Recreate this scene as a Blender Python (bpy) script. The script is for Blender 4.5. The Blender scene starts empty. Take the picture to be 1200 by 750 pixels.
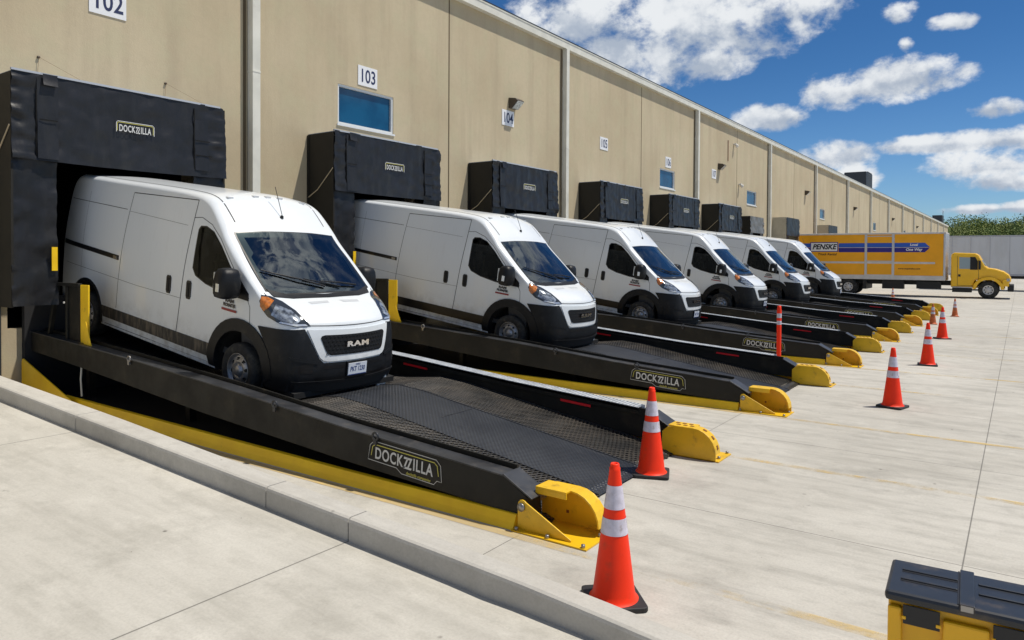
import bpy, bmesh, math, random
from math import sin, cos, pi, radians, sqrt, atan2
from mathutils import Vector, Matrix, noise
from mathutils.bvhtree import BVHTree
from mathutils.geometry import delaunay_2d_cdt

random.seed(7)
SC = bpy.context.scene
COL = SC.collection

# ------------------------------------------------------------------ camera
cam_d = bpy.data.cameras.new('camera')
cam = bpy.data.objects.new('camera', cam_d)
COL.objects.link(cam)
cam_d.sensor_width = 36.0
cam_d.sensor_fit = 'HORIZONTAL'
cam_d.lens = 36.0 * 845.917 / 1200.0
cam_d.shift_y = -59.12 / 1200.0
cam_d.clip_start = 0.1
cam_d.clip_end = 3000
_r = Vector((0.8171875, 0.57634217, 0.00585575))
_u = Vector((-0.01427495, 0.01008161, 0.99984728))
_f = Vector((-0.57619512, 0.81714629, -0.01646582))
_m = Matrix((_r, _u, -_f)).transposed().to_4x4()
_m.translation = Vector((12.1721, -9.8722, 2.2592))
cam.matrix_world = _m
SC.camera = cam

# ------------------------------------------------------------------ exposure
SC.view_settings.view_transform = 'Standard'
SC.view_settings.look = 'None'
SC.view_settings.gamma = 1.0
SC.view_settings.use_curve_mapping = False
SC.view_settings.exposure = 0.0
SC.cycles.max_bounces = 6
SC.cycles.transparent_max_bounces = 12
SC.cycles.sample_clamp_indirect = 6.0

# ------------------------------------------------------------------ sun
SUN_DIR = Vector((0.38, 0.28, 1.0)).normalized()      # towards the sun
SUN_EL = math.asin(SUN_DIR.z)
SUN_AZ = atan2(SUN_DIR.x, SUN_DIR.y)                  # from +Y towards +X
sun_d = bpy.data.lights.new('sun', 'SUN')
sun_d.energy = 4.4
sun_d.angle = radians(0.5)
sun_d.color = (1.0, 0.94, 0.84)
sun = bpy.data.objects.new('sun', sun_d)
COL.objects.link(sun)
sun.rotation_euler = (-SUN_DIR).to_track_quat('-Z', 'Y').to_euler()

# ------------------------------------------------------------------ world: sky with cumulus clouds
world = bpy.data.worlds.new('World')
SC.world = world
world.use_nodes = True
WT = world.node_tree
WT.nodes.clear()

class NG:
    """small node-building helper"""
    def __init__(s, tree): s.t = tree
    def n(s, kind, **kw):
        nd = s.t.nodes.new(kind)
        for k, v in kw.items(): setattr(nd, k, v)
        return nd
    def link(s, a, b): s.t.links.new(a, b)
    def put(s, sock, v):
        if isinstance(v, bpy.types.NodeSocket): s.link(v, sock)
        elif v is not None: sock.default_value = v
    def math(s, op, a, b=None, c=None, clamp=False):
        nd = s.n('ShaderNodeMath', operation=op); nd.use_clamp = clamp
        s.put(nd.inputs[0], a)
        if b is not None: s.put(nd.inputs[1], b)
        if c is not None: s.put(nd.inputs[2], c)
        return nd.outputs[0]
    def vmath(s, op, a, b=None):
        nd = s.n('ShaderNodeVectorMath', operation=op)
        s.put(nd.inputs[0], a)
        if b is not None: s.put(nd.inputs[1], b)
        return nd.outputs[0]
    def noise(s, vec, scale, detail=4, rough=0.5, dist=0.0):
        nd = s.n('ShaderNodeTexNoise')
        if vec is not None: s.link(vec, nd.inputs['Vector'])
        nd.inputs['Scale'].default_value = scale
        nd.inputs['Detail'].default_value = detail
        nd.inputs['Roughness'].default_value = rough
        nd.inputs['Distortion'].default_value = dist
        return nd.outputs['Fac']
    def rng(s, v, a, b, c=0.0, d=1.0, smooth=True):
        nd = s.n('ShaderNodeMapRange')
        if smooth: nd.interpolation_type = 'SMOOTHSTEP'
        s.put(nd.inputs[0], v)
        for i, q in enumerate((a, b, c, d)): nd.inputs[i + 1].default_value = q
        return nd.outputs[0]
    def mix(s, f, a, b, mode='MIX'):
        nd = s.n('ShaderNodeMix', data_type='RGBA', blend_type=mode)
        s.put(nd.inputs[0], f)
        for sock, v in ((nd.inputs[6], a), (nd.inputs[7], b)):
            if isinstance(v, tuple) and len(v) == 3: v = v + (1.0,)
            s.put(sock, v)
        return nd.outputs[2]
    def sep(s, v):
        nd = s.n('ShaderNodeSeparateXYZ'); s.link(v, nd.inputs[0]); return nd.outputs
    def comb(s, x, y, z):
        nd = s.n('ShaderNodeCombineXYZ')
        for i, q in enumerate((x, y, z)): s.put(nd.inputs[i], q)
        return nd.outputs[0]

g = NG(WT)
tc = g.n('ShaderNodeTexCoord')
D = tc.outputs['Generated']
sky = g.n('ShaderNodeTexSky', sky_type='NISHITA')
sky.sun_disc = False
sky.sun_elevation = SUN_EL
sky.sun_rotation = SUN_AZ
sky.altitude = 200
sky.air_density = 1.0
sky.dust_density = 0.3
sky.ozone_density = 3.0
dx, dy, dz = g.sep(D)
az = g.math('ARCTAN2', dx, dy)
el = g.math('ARCSINE', dz)
P2 = g.comb(az, el, 0.0)
P3 = g.vmath('MULTIPLY', P2, (1.0, 1.35, 1.0))
w1 = g.math('ADD', g.math('MULTIPLY', g.noise(P3, 14, 12, 0.60, 0.15), 0.78), g.math('MULTIPLY', g.noise(g.vmath('ADD', P3, (3.7, 9.1, 0.0)), 42, 8, 0.6), 0.22))
w2 = g.noise(g.vmath('ADD', P2, (5.3, 2.1, 0.0)), 13, 8, 0.6)
CLOUDS = [(-0.5108, 0.3169, 0.0714, 0.034), (-0.4243, 0.2895, 0.0998, 0.0468), (-0.3302, 0.3095, 0.0996, 0.0422),
 (-0.2409, 0.3131, 0.0421, 0.0215), (-0.3514, 0.2538, 0.0487, 0.0158), (-0.1056, 0.2221, 0.0455, 0.0194),
 (-0.1468, 0.2136, 0.0413, 0.0179), (-0.1966, 0.208, 0.0387, 0.0184), (-0.2671, 0.1816, 0.036, 0.0139),
 (-0.0704, 0.2736, 0.0204, 0.0074), (-0.1274, 0.2912, 0.0164, 0.0114), (-0.0254, 0.1729, 0.0225, 0.0085),
 (-0.109, 0.1381, 0.044, 0.0091), (-0.048, 0.1375, 0.0409, 0.0107), (-0.0033, 0.1376, 0.0233, 0.0113),
 (-0.0393, 0.1106, 0.0467, 0.0166), (-0.021, 0.091, 0.0379, 0.0097), (-0.1888, 0.1305, 0.0403, 0.0147),
 (-0.1691, 0.1053, 0.0237, 0.0126), (-0.0386, 0.0595, 0.0365, 0.0049), (0.0018, 0.0601, 0.0232, 0.0067),
 (-0.1178, 0.2556, 0.0072, 0.0077),
 (0.30, 0.96, 0.20, 0.09), (0.06, 0.86, 0.16, 0.06), (0.52, 1.05, 0.22, 0.07), (-0.12, 1.02, 0.14, 0.05), (0.22, 0.76, 0.10, 0.04)]
field = None; hfield = None
for (a, e, ra, re) in CLOUDS:
    u = g.math('DIVIDE', g.math('SUBTRACT', az, a), ra * 1.36)
    v = g.math('DIVIDE', g.math('SUBTRACT', el, e), re * 1.40)
    d = g.math('ADD', g.math('MULTIPLY', u, u), g.math('MULTIPLY', v, v))
    q = g.math('SUBTRACT', 1.0, d)
    h = g.math('MULTIPLY', g.math('MAXIMUM', q, 0.0), v)
    field = q if field is None else g.math('SMOOTH_MAX', field, q, 0.25)
    hfield = h if hfield is None else g.math('ADD', hfield, h)
dens = g.math('ADD', g.math('MULTIPLY', field, 1.3), g.math('MULTIPLY', g.math('SUBTRACT', w1, 0.485), 6.8))
near = g.rng(dens, 0.0, 1.25)
# clouds over the rest of the sky (behind and above the camera)
Q = g.comb(g.math('DIVIDE', dx, g.math('MAXIMUM', dz, 0.05)), g.math('DIVIDE', dy, g.math('MAXIMUM', dz, 0.05)), 0.0)
rest = g.rng(g.noise(Q, 1.1, 8, 0.58), 0.50, 0.62)
view = g.math('MULTIPLY', g.rng(az, -0.75, -0.60), g.math('MULTIPLY', g.rng(az, 0.25, 0.10), g.rng(el, 0.52, 0.40)))
rest = g.math('MULTIPLY', rest, g.math('SUBTRACT', 1.0, view))
mask = g.math('MULTIPLY', g.math('MAXIMUM', near, rest), g.rng(dz, 0.0, 0.02))
shade = g.math('ADD', g.rng(w2, 0.36, 0.64, -0.32, 0.26), g.math('ADD', g.rng(w1, 0.36, 0.64, -0.20, 0.20), g.rng(hfield, -0.45, 0.35, -0.28, 0.26)))
ccol = g.mix(g.rng(shade, -0.50, 0.36), (4.4, 5.1, 6.2), (8.9, 9.2, 9.5))
ccol = g.mix(g.math('MULTIPLY', rest, 0.30), ccol, (2.0, 2.3, 2.8))
hsv = g.n('ShaderNodeHueSaturation')
hsv.inputs['Saturation'].default_value = 1.12
hsv.inputs['Value'].default_value = 1.0
g.link(sky.outputs[0], hsv.inputs['Color'])
tint = g.mix(g.rng(dz, 0.02, 0.30), (0.62, 0.83, 1.08), (0.34, 0.60, 0.83))
tint = g.mix(g.rng(dz, 0.35, 0.8), tint, (0.22, 0.42, 0.62))
deep = g.mix(1.0, hsv.outputs[0], tint, 'MULTIPLY')
skyc = g.mix(mask, deep, ccol)
bg = g.n('ShaderNodeBackground')
bg.inputs['Strength'].default_value = 0.092
g.link(skyc, bg.inputs['Color'])
wo = g.n('ShaderNodeOutputWorld')
g.link(bg.outputs[0], wo.inputs['Surface'])

# ------------------------------------------------------------------ materials
MATS = {}
def newmat(name):
    m = bpy.data.materials.new(name); m.use_nodes = True
    m.node_tree.nodes.clear()
    g = NG(m.node_tree)
    b = g.n('ShaderNodeBsdfPrincipled'); o = g.n('ShaderNodeOutputMaterial')
    g.link(b.outputs[0], o.inputs['Surface'])
    MATS[name] = m
    return m, g, b, o

def mat(name, col, rough=0.5, metal=0.0, var=0.0, vscale=4.0, rvar=0.0, bump=0.0, bscale=40.0, coat=0.0, spec=0.5, dirt=None, dscale=3.0, dlo=0.5, dhi=0.75, stretch=None):
    m, g, b, o = newmat(name)
    t = g.n('ShaderNodeTexCoord').outputs['Object']
    if stretch: t = g.vmath('MULTIPLY', t, stretch)
    c = None
    base = tuple(col) + (1.0,)
    if var > 0:
        f = g.noise(t, vscale, 6, 0.6)
        lo = tuple(max(0, x * (1 - var)) for x in col); hi = tuple(min(1, x * (1 + var)) for x in col)
        c = g.mix(g.rng(f, 0.3, 0.7), lo, hi)
    if dirt is not None:
        f2 = g.noise(g.vmath('ADD', t, (3.1, 7.7, 1.3)), dscale, 8, 0.65)
        c = g.mix(g.rng(f2, dlo, dhi), c if c is not None else base, dirt)
    if c is not None: g.link(c, b.inputs['Base Color'])
    else: b.inputs['Base Color'].default_value = base
    b.inputs['Roughness'].default_value = rough
    if rvar > 0:
        g.link(g.rng(g.noise(t, vscale * 2.5, 5, 0.6), 0.3, 0.7, max(0.02, rough - rvar), min(1, rough + rvar)), b.inputs['Roughness'])
    b.inputs['Metallic'].default_value = metal
    b.inputs['Specular IOR Level'].default_value = spec
    if coat > 0:
        b.inputs['Coat Weight'].default_value = coat; b.inputs['Coat Roughness'].default_value = 0.04
    if bump > 0:
        bn = g.n('ShaderNodeBump'); bn.inputs['Strength'].default_value = bump; bn.inputs['Distance'].default_value = 0.01
        g.link(g.noise(t, bscale, 5, 0.6), bn.inputs['Height']); g.link(bn.outputs[0], b.inputs['Normal'])
    return m

# van
def van_paint():
    m, g, b, o = newmat('white_van_paint')
    t = g.n('ShaderNodeTexCoord').outputs['Object']
    x, y, z = g.sep(t)
    oi = g.n('ShaderNodeObjectInfo').outputs['Random']
    low = g.rng(z, 1.0, 0.2)
    rv = g.comb(g.math('MULTIPLY', oi, 40.0), g.math('MULTIPLY', oi, 17.0), 0.0)
    n1 = g.math('ADD', g.noise(g.vmath('ADD', t, rv), 5, 8, 0.7), g.math('MULTIPLY', g.math('SUBTRACT', oi, 0.5), 0.14))
    d = g.math('MULTIPLY', low, g.rng(n1, 0.42, 0.70))
    st = g.noise(g.vmath('MULTIPLY', t, (6.0, 6.0, 0.7)), 3, 4, 0.6)
    d = g.math('ADD', d, g.math('MULTIPLY', g.rng(st, 0.5, 0.8), 0.12), clamp=True)
    g.link(g.mix(g.math('MULTIPLY', d, 0.55), (0.75, 0.785, 0.805), (0.26, 0.22, 0.17)), b.inputs['Base Color'])
    g.link(g.rng(d, 0.0, 1.0, 0.28, 0.7), b.inputs['Roughness'])
    b.inputs['Coat Weight'].default_value = 0.5; b.inputs['Coat Roughness'].default_value = 0.05
    return m
van_paint()
mat('black_plastic', (0.009, 0.010, 0.012), 0.45, spec=0.28, var=0.3, vscale=6, dirt=(0.045, 0.04, 0.033), dscale=5, dlo=0.55, dhi=0.85, bump=0.15, bscale=300)
mat('black_trim', (0.012, 0.012, 0.013), 0.35, var=0.2)
mat('dirty_trim', (0.03, 0.028, 0.026), 0.6, var=0.4, vscale=9, dirt=(0.14, 0.115, 0.085), dscale=6, dlo=0.42, dhi=0.7, stretch=(2.5, 1, 0.6))
mat('seam_shadow', (0.05, 0.05, 0.05), 0.7)
mat('tyre_rubber', (0.02, 0.02, 0.02), 0.85, var=0.4, vscale=12, dirt=(0.10, 0.09, 0.07), dscale=7, dlo=0.45, dhi=0.8)
mat('wheel_steel', (0.36, 0.36, 0.37), 0.42, metal=0.75, var=0.25, vscale=10, dirt=(0.10, 0.09, 0.07), dscale=9, dlo=0.5, dhi=0.8)
mat('wheel_hole', (0.008, 0.008, 0.008), 0.9)
mat('chrome', (0.75, 0.75, 0.77), 0.12, metal=1.0)
mat('grille_black', (0.006, 0.006, 0.007), 0.35, spec=0.3)
mat('grille_mesh', (0.012, 0.012, 0.014), 0.4, spec=0.3)
mat('underbody', (0.012, 0.012, 0.012), 0.9)
mat('lens_clear', (0.30, 0.33, 0.36), 0.08, metal=0.55, var=0.8, vscale=14, coat=1.0)
mat('lens_dark', (0.05, 0.055, 0.06), 0.07, metal=0.3, coat=1.0)
mat('lens_bright', (0.75, 0.78, 0.8), 0.12, metal=0.6, coat=1.0)
mat('lens_orange', (0.50, 0.15, 0.02), 0.12, var=0.3, vscale=30, coat=1.0)
mat('cab_grey', (0.05, 0.052, 0.055), 0.8)
mat('seat_cloth', (0.035, 0.037, 0.042), 0.95)
mat('seat_belt', (0.38, 0.36, 0.12), 0.7)
mat('cab_wall', (0.045, 0.045, 0.045), 0.8)
mat('plate_white', (0.70, 0.74, 0.80), 0.4, var=0.1)
mat('plate_blue', (0.03, 0.06, 0.22), 0.4)
mat('badge_dark', (0.04, 0.04, 0.045), 0.35)
mat('badge_red', (0.28, 0.03, 0.03), 0.4)
mat('vent_grey', (0.50, 0.52, 0.54), 0.5)
mat('paper_white', (0.75, 0.74, 0.70), 0.7)

def glass_mat(name, tint, refl_rough=0.01, base=0.12):
    m, g, b, o = newmat(name)
    m.node_tree.nodes.remove(b)
    tr = g.n('ShaderNodeBsdfTransparent'); tr.inputs[0].default_value = tint + (1,)
    gl = g.n('ShaderNodeBsdfGlossy'); gl.inputs['Roughness'].default_value = refl_rough
    gl.inputs['Color'].default_value = (0.9, 0.97, 1.0, 1)
    fr = g.n('ShaderNodeFresnel'); fr.inputs[0].default_value = 1.55
    f = g.rng(fr.outputs[0], 0.0, 1.0, base, 0.9, smooth=False)
    t = g.n('ShaderNodeTexCoord').outputs['Object']
    dust = g.rng(g.noise(t, 3, 8, 0.7), 0.45, 0.8, 0.0, 0.06)
    df = g.n('ShaderNodeBsdfDiffuse'); df.inputs[0].default_value = (0.4, 0.4, 0.38, 1)
    m1 = g.n('ShaderNodeMixShader'); g.link(f, m1.inputs[0]); g.link(tr.outputs[0], m1.inputs[1]); g.link(gl.outputs[0], m1.inputs[2])
    m2 = g.n('ShaderNodeMixShader'); g.link(dust, m2.inputs[0]); g.link(m1.outputs[0], m2.inputs[1]); g.link(df.outputs[0], m2.inputs[2])
    g.link(m2.outputs[0], o.inputs['Surface'])
glass_mat('windscreen_glass', (0.50, 0.58, 0.56))
glass_mat('side_glass', (0.03, 0.033, 0.035), 0.01, 0.0)
MATS['side_glass'].node_tree.nodes['Fresnel'].inputs[0].default_value = 1.25

# building and ground
def wall_mat():
    m, g, b, o = newmat('tan_concrete_wall')
    t = g.n('ShaderNodeTexCoord').outputs['Object']
    a = g.noise(t, 0.35, 5, 0.55)
    st = g.noise(g.vmath('MULTIPLY', t, (1, 1.5, 0.12)), 1.1, 6, 0.65)
    f = g.noise(t, 9, 6, 0.7)
    mot = g.noise(g.vmath('ADD', t, (9.0, 4.0, 1.0)), 1.6, 6, 0.6)
    c = g.mix(g.rng(a, 0.3, 0.7), (0.485, 0.400, 0.262), (0.56, 0.475, 0.322))
    c = g.mix(g.math('MULTIPLY', g.rng(st, 0.42, 0.70), 0.50), c, (0.40, 0.325, 0.22))
    c = g.mix(g.math('MULTIPLY', g.rng(mot, 0.46, 0.66), 0.34), c, (0.50, 0.465, 0.30))
    c = g.mix(g.math('MULTIPLY', g.rng(f, 0.35, 0.75), 0.10), c, (0.25, 0.20, 0.14))
    g.link(c, b.inputs['Base Color']); b.inputs['Roughness'].default_value = 0.9
    bn = g.n('ShaderNodeBump'); bn.inputs['Strength'].default_value = 0.35; bn.inputs['Distance'].default_value = 0.01
    g.link(g.noise(t, 30, 6, 0.7), bn.inputs['Height']); g.link(bn.outputs[0], b.inputs['Normal'])
wall_mat()
mat('joint_and_shadow', (0.12, 0.09, 0.05), 0.9)
mat('pale_trim', (0.70, 0.69, 0.61), 0.5, var=0.08, vscale=2, dirt=(0.42, 0.38, 0.29), dscale=2, dlo=0.62, dhi=0.9)
mat('roof_edge_dark', (0.03, 0.035, 0.04), 0.5)
mat('roof_membrane', (0.5, 0.5, 0.48), 0.8)
mat('window_frame', (0.70, 0.72, 0.72), 0.4)
mat('sign_white', (0.80, 0.81, 0.82), 0.45)
mat('sign_navy', (0.02, 0.03, 0.09), 0.5)
mat('lamp_bronze', (0.06, 0.045, 0.03), 0.5)
mat('lamp_glass', (0.45, 0.47, 0.45), 0.15, var=0.5, vscale=25)
mat('fixture_white', (0.72, 0.70, 0.66), 0.5)
mat('conduit', (0.25, 0.15, 0.09), 0.7)
def window_blue():
    m, g, b, o = newmat('blue_window_glass')
    t = g.n('ShaderNodeTexCoord').outputs['Object']
    c = g.mix(g.rng(g.noise(t, 1.2, 3, 0.5), 0.35, 0.65), (0.003, 0.050, 0.120), (0.008, 0.085, 0.180))
    g.link(c, b.inputs['Base Color']); b.inputs['Roughness'].default_value = 0.08
    b.inputs['Specular IOR Level'].default_value = 0.6
window_blue()
def fabric(name, lo, hi):
    m, g, b, o = newmat(name)
    t = g.n('ShaderNodeTexCoord').outputs['Object']
    n = g.noise(t, 2.2, 6, 0.65)
    c = g.mix(g.rng(n, 0.3, 0.7), lo, hi)
    d = g.noise(g.vmath('MULTIPLY', t, (1, 1, 0.2)), 4, 6, 0.65)
    c = g.mix(g.math('MULTIPLY', g.rng(d, 0.5, 0.8), 0.25), c, (0.05, 0.048, 0.043))
    g.link(c, b.inputs['Base Color']); b.inputs['Roughness'].default_value = 0.42; b.inputs['Specular IOR Level'].default_value = 0.38
    wv = g.n('ShaderNodeTexWave'); wv.wave_type = 'BANDS'; wv.bands_direction = 'Y'
    g.link(t, wv.inputs['Vector']); wv.inputs['Scale'].default_value = 1.6
    wv.inputs['Distortion'].default_value = 9.0; wv.inputs['Detail'].default_value = 3.0; wv.inputs['Detail Scale'].default_value = 0.7
    n2 = g.noise(g.vmath('MULTIPLY', t, (1, 1, 0.7)), 3, 5, 0.5, 0.3)
    h = g.math('ADD', g.math('MULTIPLY', wv.outputs['Fac'], 0.12), n2)
    bn = g.n('ShaderNodeBump'); bn.inputs['Strength'].default_value = 0.5; bn.inputs['Distance'].default_value = 0.035
    g.link(h, bn.inputs['Height']); g.link(bn.outputs[0], b.inputs['Normal'])
fabric('dock_fabric', (0.010, 0.011, 0.013), (0.017, 0.018, 0.022))
fabric('dock_fabric_grey', (0.12, 0.12, 0.115), (0.20, 0.20, 0.195))
mat('dock_side_panel', (0.010, 0.0085, 0.005), 0.7, var=0.3, vscale=2)
mat('dock_side_beige', (0.42, 0.39, 0.31), 0.7, var=0.1, vscale=2)
mat('pale_cap', (0.42, 0.45, 0.50), 0.5)
mat('void_black', (0.004, 0.004, 0.004), 1.0)
mat('rope', (0.45, 0.38, 0.26), 0.9)
mat('dock_interior', (0.02, 0.02, 0.022), 0.9)

# ramps
mat('ramp_black', (0.013, 0.0125, 0.0105), 0.55, spec=0.28, var=0.25, vscale=1.5, rvar=0.08, dirt=(0.055, 0.045, 0.03), dscale=2.5, dlo=0.5, dhi=0.9)
mat('ramp_flange', (0.030, 0.032, 0.036), 0.40, var=0.4, vscale=3, dirt=(0.10, 0.09, 0.08), dscale=6, dlo=0.5, dhi=0.8)
mat('ramp_yellow', (0.98, 0.60, 0.010), 0.42, var=0.08, vscale=3, dirt=(0.40, 0.24, 0.02), dscale=6, dlo=0.60, dhi=0.85)
mat('foot_yellow', (0.78, 0.47, 0.012), 0.38, var=0.08, vscale=4, dirt=(0.32, 0.17, 0.015), dscale=8, dlo=0.54, dhi=0.8, bump=0.12, bscale=60)
mat('rust', (0.20, 0.07, 0.02), 0.9, var=0.4, vscale=20)
mat('bolt_steel', (0.35, 0.34, 0.33), 0.35, metal=0.8)
mat('galvanised', (0.66, 0.69, 0.72), 0.4, metal=0.2, var=0.15, vscale=8)
mat('reflector_red', (0.80, 0.02, 0.03), 0.25)
mat('logo_white', (0.62, 0.62, 0.60), 0.5)
mat('logo_yellow', (0.60, 0.55, 0.10), 0.5)
mat('hose_white', (0.65, 0.63, 0.55), 0.5)
def tread_plate():
    m, g, b, o = newmat('tread_plate')
    t = g.n('ShaderNodeTexCoord').outputs['Object']
    x, y, z = g.sep(t)
    # worn wheel path polish, dust, and the raised pattern of the plate
    c = g.mix(g.rng(g.noise(t, 1.3, 7, 0.65), 0.3, 0.75), (0.032, 0.036, 0.044), (0.070, 0.075, 0.084))
    scr = g.noise(g.vmath('MULTIPLY', t, (0.6, 6, 1)), 3, 7, 0.7)
    c = g.mix(g.math('MULTIPLY', g.rng(scr, 0.55, 0.75), 0.5), c, (0.17, 0.165, 0.155))
    rb = g.math('SINE', g.math('MULTIPLY', x, 2 * pi / 0.055))
    rb2 = g.math('SINE', g.math('MULTIPLY', y, 2 * pi / 0.055))
    h = g.math('MULTIPLY', rb, rb2)
    c = g.mix(g.rng(h, -0.1, 0.6, 0.45, 0.0), c, (0.012, 0.013, 0.015))
    g.link(c, b.inputs['Base Color'])
    b.inputs['Roughness'].default_value = 0.38; b.inputs['Metallic'].default_value = 0.3
    bn = g.n('ShaderNodeBump'); bn.inputs['Strength'].default_value = 0.6; bn.inputs['Distance'].default_value = 0.006
    g.link(h, bn.inputs['Height']); g.link(bn.outputs[0], b.inputs['Normal'])
tread_plate()
def open_mesh():
    m, g, b, o = newmat('expanded_mesh')
    t = g.n('ShaderNodeTexCoord').outputs['Object']
    x, y, z = g.sep(t)
    p = g.math('MULTIPLY', x, 1 / 0.052); q = g.math('MULTIPLY', y, 1 / 0.118)
    a = g.math('PINGPONG', g.math('ADD', p, q), 0.5)
    c_ = g.math('PINGPONG', g.math('SUBTRACT', p, q), 0.5)
    d = g.math('MINIMUM', a, c_)
    strand = g.rng(d, 0.22, 0.16)
    col = g.mix(g.rng(g.noise(t, 2.5, 6, 0.65), 0.35, 0.7), (0.024, 0.023, 0.022), (0.085, 0.073, 0.060))
    g.link(col, b.inputs['Base Color']); b.inputs['Roughness'].default_value = 0.4; b.inputs['Metallic'].default_value = 0.2
    bn = g.n('ShaderNodeBump'); bn.inputs['Strength'].default_value = 0.8; bn.inputs['Distance'].default_value = 0.01
    g.link(g.rng(d, 0.0, 0.2, 1.0, 0.0), bn.inputs['Height']); g.link(bn.outputs[0], b.inputs['Normal'])
    tr = g.n('ShaderNodeBsdfTransparent'); ms = g.n('ShaderNodeMixShader')
    g.link(strand, ms.inputs[0]); g.link(tr.outputs[0], ms.inputs[1]); g.link(b.outputs[0], ms.inputs[2])
    g.link(ms.outputs[0], o.inputs['Surface'])
open_mesh()

# cones, truck, bin
mat('cone_orange', (1.0, 0.036, 0.004), 0.5, spec=0.3, var=0.05, vscale=8, dirt=(0.55, 0.06, 0.02), dscale=7, dlo=0.54, dhi=0.85)
mat('cone_orange_dull', (0.62, 0.13, 0.03), 0.6, var=0.2, vscale=8, dirt=(0.30, 0.12, 0.05), dscale=9, dlo=0.4, dhi=0.7)
mat('cone_white', (0.62, 0.59, 0.68), 0.35, var=0.12, vscale=20, dirt=(0.36, 0.31, 0.31), dscale=11, dlo=0.52, dhi=0.75)
mat('cone_base', (0.018, 0.018, 0.019), 0.6, var=0.3, vscale=10, dirt=(0.09, 0.085, 0.075), dscale=10, dlo=0.5, dhi=0.85)
mat('truck_yellow', (0.92, 0.52, 0.010), 0.4, var=0.05, vscale=1, coat=0.3)
mat('truck_box', (0.90, 0.40, 0.003), 0.42, var=0.06, vscale=1)
mat('truck_white', (0.62, 0.60, 0.58), 0.5, var=0.1, vscale=2)
mat('truck_blue', (0.02, 0.10, 0.50), 0.4)
mat('truck_purple', (0.02, 0.012, 0.22), 0.4)
mat('truck_black', (0.012, 0.012, 0.012), 0.6)
mat('truck_glass', (0.30, 0.38, 0.42), 0.1)
mat('text_black', (0.01, 0.01, 0.012), 0.5)
mat('text_white', (0.8, 0.8, 0.8), 0.5)
mat('alloy', (0.60, 0.60, 0.62), 0.35, metal=0.7)
def trailer_mat():
    m, g, b, o = newmat('trailer_white')
    t = g.n('ShaderNodeTexCoord').outputs['Object']
    c = g.mix(g.rng(g.noise(g.vmath('MULTIPLY', t, (1, 1, 0.25)), 1.2, 6, 0.6), 0.35, 0.75), (0.62, 0.66, 0.70), (0.52, 0.55, 0.57))
    g.link(c, b.inputs['Base Color']); b.inputs['Roughness'].default_value = 0.45
trailer_mat()
mat('bin_yellow', (0.85, 0.46, 0.008), 0.35, var=0.08, vscale=3)
mat('bin_lid', (0.022, 0.025, 0.031), 0.36, var=0.15, vscale=5, dirt=(0.12, 0.09, 0.06), dscale=4, dlo=0.55, dhi=0.85)
mat('bin_black', (0.012, 0.012, 0.014), 0.5)
mat('leaf_green', (0.125, 0.175, 0.040), 0.8, var=0.3, vscale=0.12)
mat('leaf_olive', (0.20, 0.235, 0.055), 0.8, var=0.3, vscale=0.12)
mat('bark', (0.10, 0.08, 0.06), 0.9)
mat('hill_grass', (0.06, 0.09, 0.025), 0.9, var=0.4, vscale=0.1)

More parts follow.
